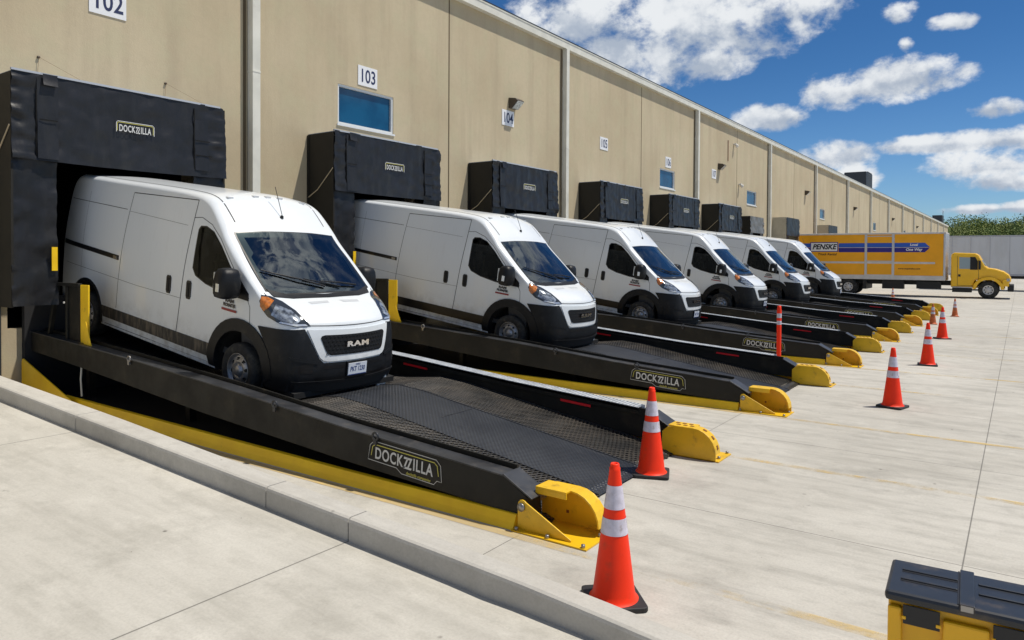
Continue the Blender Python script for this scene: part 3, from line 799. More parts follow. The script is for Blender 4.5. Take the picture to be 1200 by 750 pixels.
def make_van(root, plate=True):
    mb = body_mesh()
    fb = body_mesh(False)
    bvh = BVHTree.FromPolygons([Vector(v) for v in fb.v], fb.f)
    make_van.bvh = bvh
    # cut the window openings out of the shell
    def inside(pt, pl):
        c = False; m = len(pl)
        for i in range(m):
            a, b = pl[i], pl[(i + 1) % m]
            if (a[1] > pt[1]) != (b[1] > pt[1]) and pt[0] < (b[0] - a[0]) * (pt[1] - a[1]) / (b[1] - a[1]) + a[0]: c = not c
        return c
    scr = [(p[1], p[2]) for p in SCREEN]
    scr = [(a * .992, 1.75 + (b - 1.75) * .985) for a, b in scr]
    keep_f, keep_m, keep_s = [], [], []
    for f, m_, s_ in zip(mb.f, mb.m, mb.smooth):
        vs = [mb.v[i] for i in f]
        side_f = all(abs(v[1]) > .85 for v in vs)
        if side_f and all(abs(abs(v[1]) - half_w(v[0], v[2])) < 1e-5 for v in vs) and inside((sum(v[0] for v in vs) / len(vs), sum(v[2] for v in vs) / len(vs)), WIN): continue
        if all(v[0] > -.6 and abs(v[1]) < .90 for v in vs) and inside((sum(v[1] for v in vs) / len(vs), sum(v[2] for v in vs) / len(vs)), scr): continue
        keep_f.append(f); keep_m.append(m_); keep_s.append(s_)
    mb.f, mb.m, mb.smooth = keep_f, keep_m, keep_s
    body = mb.build('body', root)
    # ---- glass
    wm = patch(bvh, [(.0 + x * 1, y * 1.03, 1.75 + (z - 1.75) * 1.05) for (x, y, z) in SCREEN], (-1, 0, -.35), .001, .06, 'black_trim', skirt=.006)
    ws = wm.build('windscreen_surround', root)
    # replace the middle of the black surround by glass: the surround keeps only its rim
    me = ws.data; bm = bmesh.new(); bm.from_mesh(me)
    dl = [fc for fc in bm.faces if all(inside((v.co.y, v.co.z), [(a * .955, 1.75 + (b - 1.75) * .93) for a, b in [(p[1], p[2]) for p in SCREEN]]) for v in fc.verts)]
    bmesh.ops.delete(bm, geom=dl, context='FACES'); bm.to_mesh(me); bm.free()
    patch(bvh, SCREEN, (-1, 0, -.35), .005, .08, 'windscreen_glass', skirt=0).build('windscreen', root)
    for s in (-1, 1):
        d = (0, -s, 0)
        fr = patch(bvh, sidepts([(-.46 + (x + .46) * 1.035, 1.70 + (z - 1.70) * 1.05) for x, z in WIN], s), d, .001, .07, 'black_trim', skirt=.004)
        fo = fr.build('window_surround', root)
        bm = bmesh.new(); bm.from_mesh(fo.data)
        shr = [(-.46 + (x + .46) * .94, 1.70 + (z - 1.70) * .91) for x, z in WIN]
        dl = [fc for fc in bm.faces if all(inside((v.co.x, v.co.z), shr) for v in fc.verts)]
        bmesh.ops.delete(bm, geom=dl, context='FACES'); bm.to_mesh(fo.data); bm.free()
        patch(bvh, sidepts(WIN, s), d, .004, .08, 'side_glass', skirt=0).build('door_window', root)
        # ---- mirrors
        M = Matrix.Identity(4)
        mm = MB().use('black_plastic')
        # sail panel at the foot of the window and two arms
        patch(bvh, sidepts([(-.22, 1.30), (.17, 1.27), (.16, 1.36), (-.10, 1.58), (-.20, 1.56)], s), d, .012, .08, 'black_plastic', mb=mm)
        mm.tube([(-.06, s * .96, 1.50), (-.02, s * 1.10, 1.50)], .03, 8); mm.tube([(-.04, s * .96, 1.36), (-.01, s * 1.10, 1.36)], .028, 8)
        mo = mm.build('mirror', root)
        hs = MB().use('black_plastic')
        secs = []
        for k, (zz, wx, wy) in enumerate([(1.29, .07, .09), (1.305, .11, .13), (1.35, .13, .145), (1.50, .135, .15), (1.60, .12, .135), (1.65, .09, .11), (1.665, .04, .06)]):
            ring = []
            for j in range(16):
                t = 2 * pi * j / 16
                cx_ = .0; cy_ = s * (1.19 if s < 0 else 1.10)
                sx_ = abs(cos(t)) ** .6 * (1 if cos(t) > 0 else -1); sy_ = abs(sin(t)) ** .6 * (1 if sin(t) > 0 else -1)
                ring.append((cx_ + wx * sx_, cy_ + wy * sy_, zz))
            ring.append(ring[0]); secs.append(ring)
        hs.grid(secs, flip=False); hs.add(secs[0][:16], [tuple(range(16))]); hs.add(secs[-1][:16], [tuple(range(16))])
        hs.use('lens_bright').box(-.142, -.13, s * (1.19 if s < 0 else 1.10) - .1, s * (1.19 if s < 0 else 1.10) + .1, 1.36, 1.60)
        hs.use('lens_bright').box(.0, .06, s * (1.342 if s < 0 else 1.252) - .004, s * (1.342 if s < 0 else 1.252) + .004, 1.38, 1.48)
        hs.build('housing', mo, bevel=0)
        # ---- door lines, handles, moulding, rail
        sm = MB()
        B = [(-1.21, 2.42), (-1.25, 1.9), (-1.30, 1.4), (-1.36, .80), (-1.40, .42), (-1.38, .31)]
        seam(bvh, sidepts(B, s), d, .013, mb=sm)
        seam(bvh, sidepts([(-1.22, 2.18), (-1.05, 2.20), (-.80, 2.13), (-.55, 1.97), (-.18, 1.63), (.06, 1.42), (.20, 1.20), (.22, 1.0)], s), d, .009, mb=sm)
        if s < 0:
            seam(bvh, sidepts([(-2.90, 2.38), (-2.95, 1.9), (-3.0, 1.4), (-3.04, 1.0), (-3.05, .62)], s), d, .010, mb=sm)
            seam(bvh, sidepts([(-2.90, 2.38), (-1.21, 2.42)], s), d, .012, mb=sm)
        seam(bvh, sidepts([(-4.80, 2.14), (-3.0, 2.12)], s), d, .009, mb=sm)  # upper body crease, its shade drawn as a dark line
        seam(bvh, sidepts([(-4.2, 2.30), (-4.22, 1.0)], s), d, .004, mb=sm)
        seam(bvh, sidepts([(-2.92, 2.10), (-1.35, 2.06)], s), d, .004, mb=sm)
        seam(bvh, sidepts([(-4.75, 1.10), (-2.5, 1.05), (-1.32, 1.06)], s), d, .005, mb=sm)  # lower body crease, its shade drawn as a dark line
        seam(bvh, sidepts([(-3.40, .33), (-.52, .33)], s), d, .008, mb=sm)
        sm.build('panel_gap_crease_lines', root)
        if s < 0:
            rl = patch(bvh, sidepts([(-4.86, 1.395), (-3.06, 1.345), (-3.06, 1.415), (-4.86, 1.465)], s), d, .008, .1, 'black_trim')
            rl.use('bolt_steel').box(-3.20, -3.10, -1.018, -1.0, 1.355, 1.40)
            rl.build('sliding_door_rail', root)
        for hx in ((-1.64, -1.14) if s < 0 else (-1.14,)):
            h = patch(bvh, sidepts([(hx - .055, 1.12), (hx - .035, 1.08), (hx + .035, 1.08), (hx + .055, 1.12), (hx + .055, 1.30), (hx + .035, 1.33), (hx - .035, 1.33), (hx - .055, 1.30)], s), d, .012, .05, 'black_trim')
            h.use('black_plastic').box(hx - .022, hx + .022, s * 1.0 - .02 * (s < 0) , s * 1.0 + .02 * (s > 0) + .0, 1.11, 1.30)
            h.build('door_handle', root, bevel=.004)
        patch(bvh, sidepts([(-3.43, .43), (-.58, .41), (-.58, .585), (-3.50, .595)], s), d, .012, .12, 'dirty_trim').build('side_moulding', root)
        # ---- wheel arch flare (front) and thin rear lip
        fl = MB()
        outer = arch(FAX, .38, .645, 2, 187, 18); inner = arch(FAX, .38, .488, -10, 190, 18)
        patch(bvh, sidepts(outer + inner[::-1], s), d, .022, .07, 'black_plastic', mb=fl, skirt=.05)
        fl.build('wheel_arch_flare', root)
        rl2 = patch(bvh, sidepts(arch(RAX, .40, .535, -8, 188, 18) + arch(RAX, .40, .485, -8, 188, 18)[::-1], s), d, .008, .07, 'black_trim', skirt=.04)
        rl2.build('rear_arch_lip', root)
        # dark wheel wells
        for ax, az_, r_ in ((FAX, .38, .50), (RAX, .40, .50)):
            ww = MB().use('underbody')
            rows = [[(ax + r_ * cos(a), s * yy, az_ + r_ * sin(a)) for yy in (.60, .97)] for a in [radians(-15 + 210 * i / 16) for i in range(17)]]
            ww.grid(rows, flip=(s > 0))
            ww.add([(ax - .52, s * .60, .1), (ax + .52, s * .60, .1), (ax + .52, s * .60, .95), (ax - .52, s * .60, .95)], [(0, 1, 2, 3)])
            ww.build('wheel_well', root)
        make_wheel(root, FAX, s); make_wheel(root, RAX, s)
        # ---- model badge on the door
        if True:
            bd = MB()
            fm = frame_matrix((-.20, s * 1.006, 1.155), (1, 0, 0) if s < 0 else (-1, 0, 0), (0, 0, 1))
            for row, (body_, zz) in enumerate((('RAM', .058), ('PROMASTER', .0))):
                v, f = text_geo(body_, .060, .0035, 0, 1.5 if row == 0 else 0.78)
                bd.use('badge_dark').add(v, f, M=fm @ Matrix.Translation((0, zz, 0)))
            bd.use('badge_red').add([(-.16, -.075, 0), (.16, -.075, 0), (.16, -.045, 0), (-.16, -.045, 0)], [(0, 1, 2, 3)], M=fm)
            bd.build('badge', root)
        # ---- headlight
        HL = [(.38, .965, 1.385), (.46, .89, 1.375), (.58, .80, 1.325), (.74, .71, 1.235), (.87, .635, 1.125), (.905, .59, 1.065), (.84, .74, 1.05), (.68, .88, 1.075), (.55, .965, 1.14), (.45, .985, 1.215), (.385, .985, 1.31)]
        HL = [(a, s * b, c) for a, b, c in HL]
        dd = (-.75, -s * .65, -.12)
        hl = patch(bvh, HL, dd, .006, .04, 'lens_dark')
        ho = hl.build('headlight', root)
        I = [(.55, .86, 1.285), (.70, .75, 1.23), (.82, .675, 1.13), (.81, .73, 1.085), (.68, .855, 1.105), (.57, .93, 1.165)]
        patch(bvh, [(a, s * b, c) for a, b, c in I], dd, .012, .03, 'lens_clear').build('reflector_bowl', ho)
        I = [(.392, .968, 1.362), (.44, .92, 1.36), (.51, .87, 1.325), (.50, .915, 1.25), (.47, .968, 1.195), (.41, .982, 1.25)]
        patch(bvh, [(a, s * b, c) for a, b, c in I], dd, .012, .03, 'lens_orange').build('indicator', ho)
        I = [(.67, .885, 1.085), (.82, .745, 1.058), (.885, .62, 1.065), (.87, .65, 1.085), (.80, .735, 1.08), (.68, .865, 1.10)]
        patch(bvh, [(a, s * b, c) for a, b, c in I], dd, .015, .03, 'lens_bright').build('light_strip', ho)
    # ---- bumper, as a panel laid over the lower front
    bp = MB()
    BUMP_L = [(.6, -.70, 1.02), (.6, -.985, 1.0)]
    front_poly = [(1, -.69, 1.035), (1, -.54, .68), (1, -.48, .62), (1, .48, .62), (1, .54, .68), (1, .69, 1.035), (1, .86, 1.02), (1, .86, .265), (1, -.86, .265), (1, -.86, 1.02)]
    patch(bvh, front_poly, (-1, 0, 0), .014, .06, 'black_plastic', mb=bp, skirt=.02)
    for s in (-1, 1):
        patch(bvh, [(.40, s * .99, 1.0), (.50, s * .99, .88), (.56, s * .99, .75), (.56, s * .99, .265), (.98, s * .80, .265), (.98, s * .80, .60), (.90, s * .76, 1.03), (.62, s * .95, 1.015)], (-.62, -s * .78, 0), .0145, .05, 'black_plastic', mb=bp, skirt=.02)
    bp.use('underbody').box(.55, 1.02, -.85, .85, .20, .27)
    bp.build('bumper', root)
    ap = MB()
    for s in (-1, 1):   # fog recesses
        patch(bvh, [(1, s * .62, .62), (1, s * .88, .60), (1, s * .86, .50), (1, s * .62, .50)], (-1, 0, 0), .017, .06, 'grille_black', mb=ap, skirt=.0)
    patch(bvh, [(1, -.46, .585), (1, .46, .585), (1, .50, .545), (1, -.50, .545)], (-1, 0, 0), .017, .06, 'grille_black', mb=ap, skirt=0)
    patch(bvh, [(1, -.60, .44), (1, .60, .44), (1, .54, .31), (1, -.54, .31)], (-1, 0, 0), .017, .06, 'grille_black', mb=ap, skirt=0)
    ap.build('air_intake', root)
    lp = patch(bvh, [(1, -.84, .405), (1, .84, .405), (1, .84, .38), (1, -.84, .38)], (-1, 0, 0), .026, .06, 'black_plastic', skirt=.015)
    patch(bvh, [(1, -.86, .375), (1, .86, .375), (1, .86, .262), (1, -.86, .262)], (-1, 0, 0), .018, .06, 'underbody', mb=lp, skirt=.0)  # dark patch painted for the shade under the tucked-back lower bumper
    lp.use('black_plastic')
    for s in (-1, 1): patch(bvh, [(1, s * .56, .61), (1, s * .86, .66), (1, s * .86, .70), (1, s * .555, .64)], (-1, 0, 0), .024, .06, 'black_plastic', mb=lp, skirt=.015)
    lp.build('bumper_lip_and_shade', root)
    MB().use('paper_white').box(.96, 1.0, .56, .72, .16, .30).build('white_tag', root, bevel=.006)
    # ---- grille with surround
    sr = patch(bvh, [(1, -.66, 1.025), (1, -.58, .80), (1, -.53, .69), (1, -.49, .655), (1, -.43, .64), (1, .45, .64), (1, .51, .655), (1, .55, .69), (1, .60, .80), (1, .68, 1.025)], (-1, 0, 0), .022, .05, 'white_van_paint')
    sro = sr.build('grille_surround', root)
    gp = [(1, -.515, .925), (1, -.50, .95), (1, -.46, .962), (1, .50, .962), (1, .54, .95), (1, .555, .925), (1, .50, .765), (1, .475, .73), (1, .43, .712), (1, -.38, .712), (1, -.43, .73), (1, -.455, .765)]
    gr = patch(bvh, gp, (-1, 0, 0), .028, .05, 'grille_black')
    gro = gr.build('grille', root)
    hx = MB().use('grille_mesh')
    for r_ in range(5):
        for c_ in range(19):
            yy = -.50 + c_ * .056 + (.028 if r_ % 2 else 0); zz = .735 + r_ * .050
            lim = .445 + (zz - .73) * .25
            if abs(yy) > lim: continue
            h = bvh.ray_cast(Vector((4, yy, zz)), Vector((-1, 0, 0)))
            if h[0] is None: continue
            xx = h[0].x + .029
            o = [(xx, yy + .022 * cos(radians(60 * k)), zz + .019 * sin(radians(60 * k))) for k in range(6)]
            i_ = [(xx + .004, yy + .014 * cos(radians(60 * k)), zz + .012 * sin(radians(60 * k))) for k in range(6)]
            hx.add(o + i_, [(k, (k + 1) % 6, 6 + (k + 1) % 6, 6 + k) for k in range(6)])
    hx.build('mesh_insert', gro)
    lt = MB().use('chrome')
    v, f = text_geo('RAM', .088, .004, 0, 1.9, 1.15)
    fm = frame_matrix((1.135, 0, .845), (0, 1, 0), (-.07, 0, 1))
    lt.add(v, f, M=fm @ Matrix.Translation((0, 0, .012))); lt.add(v, f, M=fm)
    lt.build('maker_badge', gro)
    # hood gap, vents, cowl
    hg = MB()
    seam(bvh, [(1, -.68, 1.075), (1, -.4, 1.073), (1, 0, 1.073), (1, .4, 1.073), (1, .68, 1.075)], (-1, 0, 0), .012, mb=hg)
    for s in (-1, 1):
        seam(bvh, [(.80, s * .715, 3), (.62, s * .79, 3), (.46, s * .87, 3), (.34, s * .90, 3)], (0, 0, -1), .010, mb=hg)
        seam(bvh, [(-.60, s * .74, 3), (-1.2, s * .74, 3), (-2, s * .745, 3), (-4.6, s * .745, 3)], (0, 0, -1), .018, mb=hg)
    hg.build('hood_gap', root)
    for s in (-1, 1):
        vt = patch(bvh, [(.66, s * .12, 1.5), (.66, s * .40, 1.5), (.60, s * .42, 1.5), (.60, s * .10, 1.5)], (0, 0, -1), .003, .05, 'vent_grey', skirt=.0, up=(1, 0, 0))
        vt.build('hood_vent', root)
    cw = patch(bvh, [(.30, -.84, 2), (.40, -.60, 2), (.425, 0, 2), (.40, .60, 2), (.30, .84, 2), (.42, .80, 2), (.49, .55, 2), (.515, 0, 2), (.49, -.55, 2), (.42, -.80, 2)], (0, 0, -1), .008, .05, 'black_plastic', up=(1, 0, 0))
    cw.build('wiper_cowl', root)
    def on_screen(y, z):
        h = bvh.ray_cast(Vector((3, y, z)), Vector((-1, 0, 0))); return h[0] + h[1].normalized() * (.03 if h[1].x > 0 else -.03)
    for (a, b) in (((.05, 1.44), (-.66, 1.60)), ((.62, 1.44), (.02, 1.50))):
        wp = MB().use('black_trim')
        p0 = on_screen(*a); p1 = on_screen(*b); wp.tube([tuple(p0), tuple((p0 + p1) / 2 + Vector((.02, 0, .01))), tuple(p1)], [.014, .012, .008], 6)
        q0 = on_screen(b[0] - .12 if b[0] < 0 else b[0] - .25, b[1] + .03); q1 = on_screen(b[0] + .30, b[1] - .07)
        wp.tube([tuple(q0), tuple(q1)], .008, 5)
        wp.build('wiper', root)
    # roof marker lamps and aerial
    for y in (-.60, -.20, 0.0, .20, .60):
        h = bvh.ray_cast(Vector((-.98, y, 4)), Vector((0, 0, -1)))[0]
        MB().use('lens_bright').box(h.x - .03, h.x + .03, y - .045, y + .045, h.z - .01, h.z + .014).build('marker_lamp', root, bevel=.008)
    h = bvh.ray_cast(Vector((-.62, 0, 4)), Vector((0, 0, -1)))[0]
    MB().use('black_trim').tube([tuple(h), (h.x + .01, 0, h.z + .03)], [.03, .02], 10).tube([(h.x + .01, 0, h.z + .03), (h.x - .20, 0, h.z + .42)], .005, 5).build('aerial', root)
    # number plate
    pl = MB().use('plate_white').box(1.165, 1.175, -.155, .155, .445, .60)
    fm = frame_matrix((1.1765, 0, .52), (0, 1, 0), (0, 0, 1))
    v, f = text_geo('PKT 1230', .085, .002, 0, .72)
    pl.use('plate_blue').add(v, f, M=fm)
    v, f = text_geo('OHIO', .03, .001, 0, 1.0); pl.add(v, f, M=fm @ Matrix.Translation((0, .058, 0)))
    pl.add([(-.15, -.075, 0), (.15, -.075, 0), (.15, -.064, 0), (-.15, -.064, 0)], [(0, 1, 2, 3)], M=fm)
    pl.use('black_plastic').box(1.12, 1.1645, -.17, .17, .43, .62)
    pl.build('number_plate', root)
    # small things left on the dash
    MB().use('paper_white').box(.16, .20, -.60, -.56, 1.395, 1.40).box(.20, .23, -.44, -.41, 1.395, 1.40).build('paper_slip', root)
    # ---- cab inside and underside
    it = MB().use('cab_grey')
    it.prism([(.34, .55), (.34, 1.36), (.10, 1.40), (-.12, 1.30), (-.16, 1.05), (-.05, .55)], -.86, .86)
    it.box(-1.5, .35, -.88, .88, .48, .56)
    it.use('cab_wall').box(-1.55, -1.50, -.86, .86, .5, 2.40)
    it.build('dashboard', root)
    for s in (-1, 1):
        st = MB().use('seat_cloth').box(-1.05, -.52, s * .45 - .25, s * .45 + .25, .75, .98)
        st.prism([(-1.02, .95), (-.88, .95), (-1.02, 1.60), (-1.14, 1.60)], s * .45 - .24, s * .45 + .24)
        st.prism([(-1.09, 1.62), (-1.00, 1.62), (-1.03, 1.80), (-1.12, 1.80)], s * .45 - .13, s * .45 + .13)
        st.use('seat_belt').box(-.90, -.87, s * .78 - .02, s * .78 + .02, 1.0, 1.75)
        st.build('seat', root, bevel=.03)
    sw = MB().use('black_trim')
    ring = [(-.22 + .10 * cos(t), .45 + .19 * sin(t), 1.32 + .165 * cos(t) * 1.0) for t in [2 * pi * k / 20 for k in range(21)]]
    sw.tube(ring, .014, 6, caps=False); sw.tube([(-.22, .45, 1.32), (-.02, .45, 1.15)], .025, 6); sw.tube([(-.22, .27, 1.32), (-.22, .63, 1.32)], .012, 6)
    sw.build('steering_wheel', root)
    ub = MB().use('underbody').box(-4.85, .75, -.62, .62, .24, .50)
    ub.box(-3.5, -.52, -.94, .94, .27, .40); ub.box(-4.85, -4.5, -.9, .9, .33, .6)
    ub.tube([(FAX, -.8, .34), (FAX, .8, .34)], .05, 8); ub.tube([(RAX, -.8, .34), (RAX, .8, .34)], .07, 8)
    ub.build('chassis', root)
    # rear lamps and door split
    rr = MB()
    seam(bvh, [(-5.5, 0, .4), (-5.5, 0, 2.35)], (1, 0, 0), .014, mb=rr)
    rr.build('rear_door_gap', root)
    for s in (-1, 1):
        MB().use('reflector_red').box(-4.96, -4.90, s * .90 - .05, s * .90 + .05, .95, 1.35).build('tail_lamp', root, bevel=.01)
    return root
# ------------------------------------------------------------------ ground, slab, kerb, paint
WX = -0.73                       # wall plane
def struct(mb, name, **k):
    return mb.build(name, None, kind='structure', **k)
gm = MB().use('lot_concrete')
gm.add([(-1500, -1500, 0), (1500, -1500, 0), (1500, 1500, 0), (-1500, 1500, 0)], [(0, 1, 2, 3)])
struct(gm, 'ground')
SLOPE = 0.047; SX = 9.3; KY0, KY1 = -6.08, -5.80
def slab_z(x): return SLOPE * max(0.0, SX - x) + 0.006
sm_ = MB().use('slab_concrete')
xs = [WX, 2, 4, 6, 8, 9.3, 16.0]
v = []
for x in xs: v += [(x, -40, slab_z(x)), (x, KY0, slab_z(x))]
sm_.add(v, [(2 * i, 2 * i + 2, 2 * i + 3, 2 * i + 1) for i in range(len(xs) - 1)])
sm_.add([(WX, KY0, 0), (16, KY0, 0), (16, KY0, slab_z(16)), (9.3, KY0, slab_z(9.3)), (WX, KY0, slab_z(WX))], [(0, 1, 2, 3, 4)])
struct(sm_, 'pavement')
# kerb: lengths of cast kerb with narrow joints
kb = MB().use('kerb_concrete')
seg = [WX, 3.50, 6.95, 7.97, 11.8]
def ky(x):      # near and far edge of the kerb; it bends slightly outwards at its end
    b = -.07 * max(0, x - 9.3) ** 1.3 if x > 9.3 else 0.0
    return KY0 + b, KY1 + b - .085 * max(0.0, min(1.0, (x - 4.0) / 5.0))
for a, b in zip(seg[:-1], seg[1:]):
    n = max(1, int((b - a) / 0.5)); rows = []
    for i in range(n + 1):
        x = a + .006 + (b - a - .012) * i / n; z0 = slab_z(x); h = 0.18 - .03 * max(0, x - 9.3); K0, K1 = ky(x)
        wob = 0.004 * noise.noise((x * 2, 0, 0))
        rows.append([(x, K0, -.02), (x, K0, z0 + h - .03 + wob), (x, K0 + .008, z0 + h - .01), (x, K0 + .028, z0 + h + wob), (x, K1 - .02, z0 + h), (x, K1, z0 + h - .02), (x, K1, -.02)])
    kb.grid(rows, smooth=False)
    kb.add(rows[0], [tuple(range(7))]); kb.add(rows[-1], [tuple(range(7))[::-1]])
rows = []
for i in range(25):
    x = WX + (11.75 - WX) * i / 24; h = 0.16 - .03 * max(0, x - 9.3) + slab_z(x); K0, K1 = ky(x)
    rows.append([(x, K0 + .015, -.01), (x, K0 + .015, h), (x, K1 - .015, h), (x, K1 - .015, -.01)])
kb.use('joint_dark' if 'joint_dark' in MATS else 'joint_and_shadow').grid(rows, smooth=False)
struct(kb, 'kerb')
pt = MB().use('yellow_road_paint')
for k in range(6):
    for (y, x0) in ((-5.09 + 5.8 * k, -.4), (-1.70 + 5.8 * k, 9.46)):
        pt.add([(x0, y - .05, .004), (40, y - .05, .004), (40, y + .05, .004), (x0, y + .05, .004)], [(0, 1, 2, 3)])
struct(pt, 'painted_lines')

# ------------------------------------------------------------------ warehouse
YB0, YB1 = -45.0, 170.0
ZW = 9.62
DOORS = [(-3.72 + 6.135 * i) for i in range(6)]
door_holes = [(c - 1.5, c + 1.5, 1.10, 4.3) for c in DOORS] + [(29.6, 31.8, 1.1, 4.0), (37.2, 39.9, 1.1, 4.3), (49.3, 52.0, 1.1, 4.3)]
WINS = [(1.43, 3.23, 5.33, 6.25), (19.55, 21.2, 5.38, 6.20), (31.75, 33.55, 5.40, 6.22), (50.1, 51.8, 5.45, 6.25), (75.0, 76.8, 5.4, 6.25), (99.4, 101.2, 5.4, 6.25)]
SPOUTS = [-0.95 + 12.27 * i for i in range(-3, 14)]
bld = empty('warehouse', (WX, 0, 0), 'long tan concrete warehouse with a row of loading docks', 'warehouse')
def at_wall(o): o.matrix_parent_inverse = Matrix.Translation((-WX, 0, 0)); return o
wm = MB().use('tan_concrete_wall')
holes = sorted(door_holes + WINS)
ys = sorted(set([YB0, YB1] + [h[0] for h in holes] + [h[1] for h in holes]))
for a, b in zip(ys[:-1], ys[1:]):
    cuts = sorted([(h[2], h[3]) for h in holes if h[0] <= a + 1e-6 and h[1] >= b - 1e-6]); z = -0.02
    for (c0, c1) in cuts:
        wm.add([(WX, a, z), (WX, b, z), (WX, b, c0), (WX, a, c0)], [(0, 1, 2, 3)]); z = c1
    wm.add([(WX, a, z), (WX, b, z), (WX, b, ZW), (WX, a, ZW)], [(0, 1, 2, 3)])
for (a, b, c, d) in holes:      # reveals
    for q in ([(WX, a, c), (WX - .25, a, c), (WX - .25, a, d), (WX, a, d)], [(WX, b, c), (WX, b, d), (WX - .25, b, d), (WX - .25, b, c)],
              [(WX, a, d), (WX - .25, a, d), (WX - .25, b, d), (WX, b, d)], [(WX, a, c), (WX, b, c), (WX - .25, b, c), (WX - .25, a, c)]):
        wm.add(q, [(0, 1, 2, 3)])
wm.add([(WX, YB1, 0), (-60, YB1, 0), (-60, YB1, ZW), (WX, YB1, ZW)], [(0, 1, 2, 3)])
wm.add([(WX, YB0, 0), (-60, YB0, 0), (-60, YB0, ZW), (WX, YB0, ZW)], [(3, 2, 1, 0)])
at_wall(wm.build('wall', bld))
jn = MB().use('joint_and_shadow')
for i in range(-4, 14):
    y = 5.37 + 12.27 * i
    if y < YB1: jn.box(WX, WX + .004, y - .022, y + .022, 0, ZW - .3)
at_wall(jn.build('panel_joints', bld))
rf = MB().use('roof_membrane').add([(WX + .1, YB0, ZW + .02), (WX + .1, YB1, ZW + .02), (-60, YB1, ZW + .6), (-60, YB0, ZW + .6)], [(0, 1, 2, 3)])
rfo = at_wall(rf.build('roof', bld))
gt = MB().use('pale_trim').box(WX + .003, WX + .17, YB0, YB1, 9.375, 9.63)
gt.box(WX + .17, WX + .185, YB0, YB1, 9.59, 9.63)
gt.use('roof_edge_dark').box(WX - .1, WX + .19, YB0, YB1, 9.632, 9.665)
at_wall(gt.build('gutter', bld))
for y in SPOUTS:
    if y > YB1 - 1: continue
    d = MB().use('pale_trim').box(WX + .03, WX + .20, y - .01, y + .17, .3, 9.37)
    d.box(WX, WX + .03, y + .02, y + .14, 2.0, 2.08).box(WX, WX + .03, y + .02, y + .14, 5.0, 5.08).box(WX, WX + .03, y + .02, y + .14, 8.0, 8.08)
    d.use('joint_and_shadow').box(WX, WX + .005, y - .10, y - .03, .3, 9.37)  # thin dark strip: the pipe's shadow painted on the wall
    d.use('pale_trim').box(WX + .025, WX + .206, y - .016, y + .176, 5.98, 6.02)
    at_wall(d.build('downspout', bld, bevel=.008))
for (a, b, c, d_) in WINS:
    w = MB().use('window_frame')
    t = .05
    w.box(WX - .14, WX - .02, a, b, c, c + t).box(WX - .14, WX - .02, a, b, d_ - t, d_).box(WX - .14, WX - .02, a, a + t, c + t, d_ - t).box(WX - .14, WX - .02, b - t, b, c + t, d_ - t)
    w.box(WX + .0, WX + .03, a - .03, b + .03, c - .045, c - .002)
    wo_ = at_wall(w.build('window', bld))
    MB().use('blue_window_glass').box(WX - .10, WX - .08, a + t, b - t, c + t, d_ - t).build('pane', wo_).matrix_parent_inverse = Matrix.Identity(4)
for (a, b, c, d_) in door_holes:   # dark bay behind every dock opening
    di = MB().use('dock_interior'); x1, x0 = WX - .25, WX - 4.0
    for q in ([(x1, a, c), (x0, a, c), (x0, a, d_), (x1, a, d_)], [(x1, b, c), (x0, b, c), (x0, b, d_), (x1, b, d_)], [(x1, a, d_), (x0, a, d_), (x0, b, d_), (x1, b, d_)],
              [(x1, a, c), (x0, a, c), (x0, b, c), (x1, b, c)], [(x0, a, c), (x0, b, c), (x0, b, d_), (x0, a, d_)]):
        di.add(q, [(0, 1, 2, 3)])
    at_wall(di.build('dock_bay', bld))
for c in DOORS:     # guide tracks and dark backing panel below each dock
    for s in (-1, 1):
        b = MB().use('roof_edge_dark').box(WX + .002, WX + .05, c + s * 1.66 - .06, c + s * 1.66 + .06, .2, 1.7)
        for k in range(7): b.use('fixture_white').box(WX + .05, WX + .056, c + s * 1.66 - .015, c + s * 1.66 + .015, .45 + k * .16, .47 + k * .16)
        at_wall(b.build('guide_track', bld))
    at_wall(MB().use('dock_interior').box(WX + .002, WX + .10, c - 1.30, c + 1.58, .0, 1.60).build('dark_backing_panel', bld))
# rooftop units seen above the parapet line
for (x0, x1, y0, y1, z1, lab) in ((-4.4, -2.1, 79, 83, 12.15, 'dark rooftop unit standing above the roof edge, the larger and nearer one'), (-2.6, -.9, 158, 162, 11.3, 'dark rooftop unit at the far end of the warehouse roof')):
    r_ = empty('rooftop_unit', ((x0 + x1) / 2, (y0 + y1) / 2, 9.7), lab, 'rooftop unit')
    m_ = Matrix.Translation((-(x0 + x1) / 2, -(y0 + y1) / 2, -9.7))
    MB().use('roof_edge_dark').box(x0, x1, y0, y1, 10.0, z1, M=m_).build('housing', r_, bevel=.05)
    q = MB().use('lamp_bronze')
    for k in range(8): q.box(x1, x1 + .03, y0 + .5, y1 - .5, 10.3 + k * .26, 10.38 + k * .26, M=m_)
    q.build('louvre', r_)
    MB().use('bolt_steel').box(x0 + .1, x1 - .1, y0 + .2, y1 - .2, 9.7, 10.0, M=m_).build('frame', r_)

# eye bolts with thin guy wires above the docks
for c in DOORS[:1]:
    for dy in (-1.05, 1.05):
        wa = MB().use('lamp_bronze').lathe([(.001, 0), (.022, 0), (.022, .03), (.001, .03)], 8, 'x', Matrix.Translation((0, 0, 0)))
        if dy: wa.use('conduit').tube([(.03, 0, 0), (.80, .55, -.52)], .0025, 4).tube([(.03, 0, 0), (.02, -.03, -.42)], .0025, 4)
        wa.build('guy_wire', None, label='thin guy wire and eye bolt above the %s dock shelter, %s one' % ('nearest' if c < 0 else 'second', {-1.05: 'left', 1.05: 'right'}[dy]), category='wire').location = (WX, c + dy, 5.42)
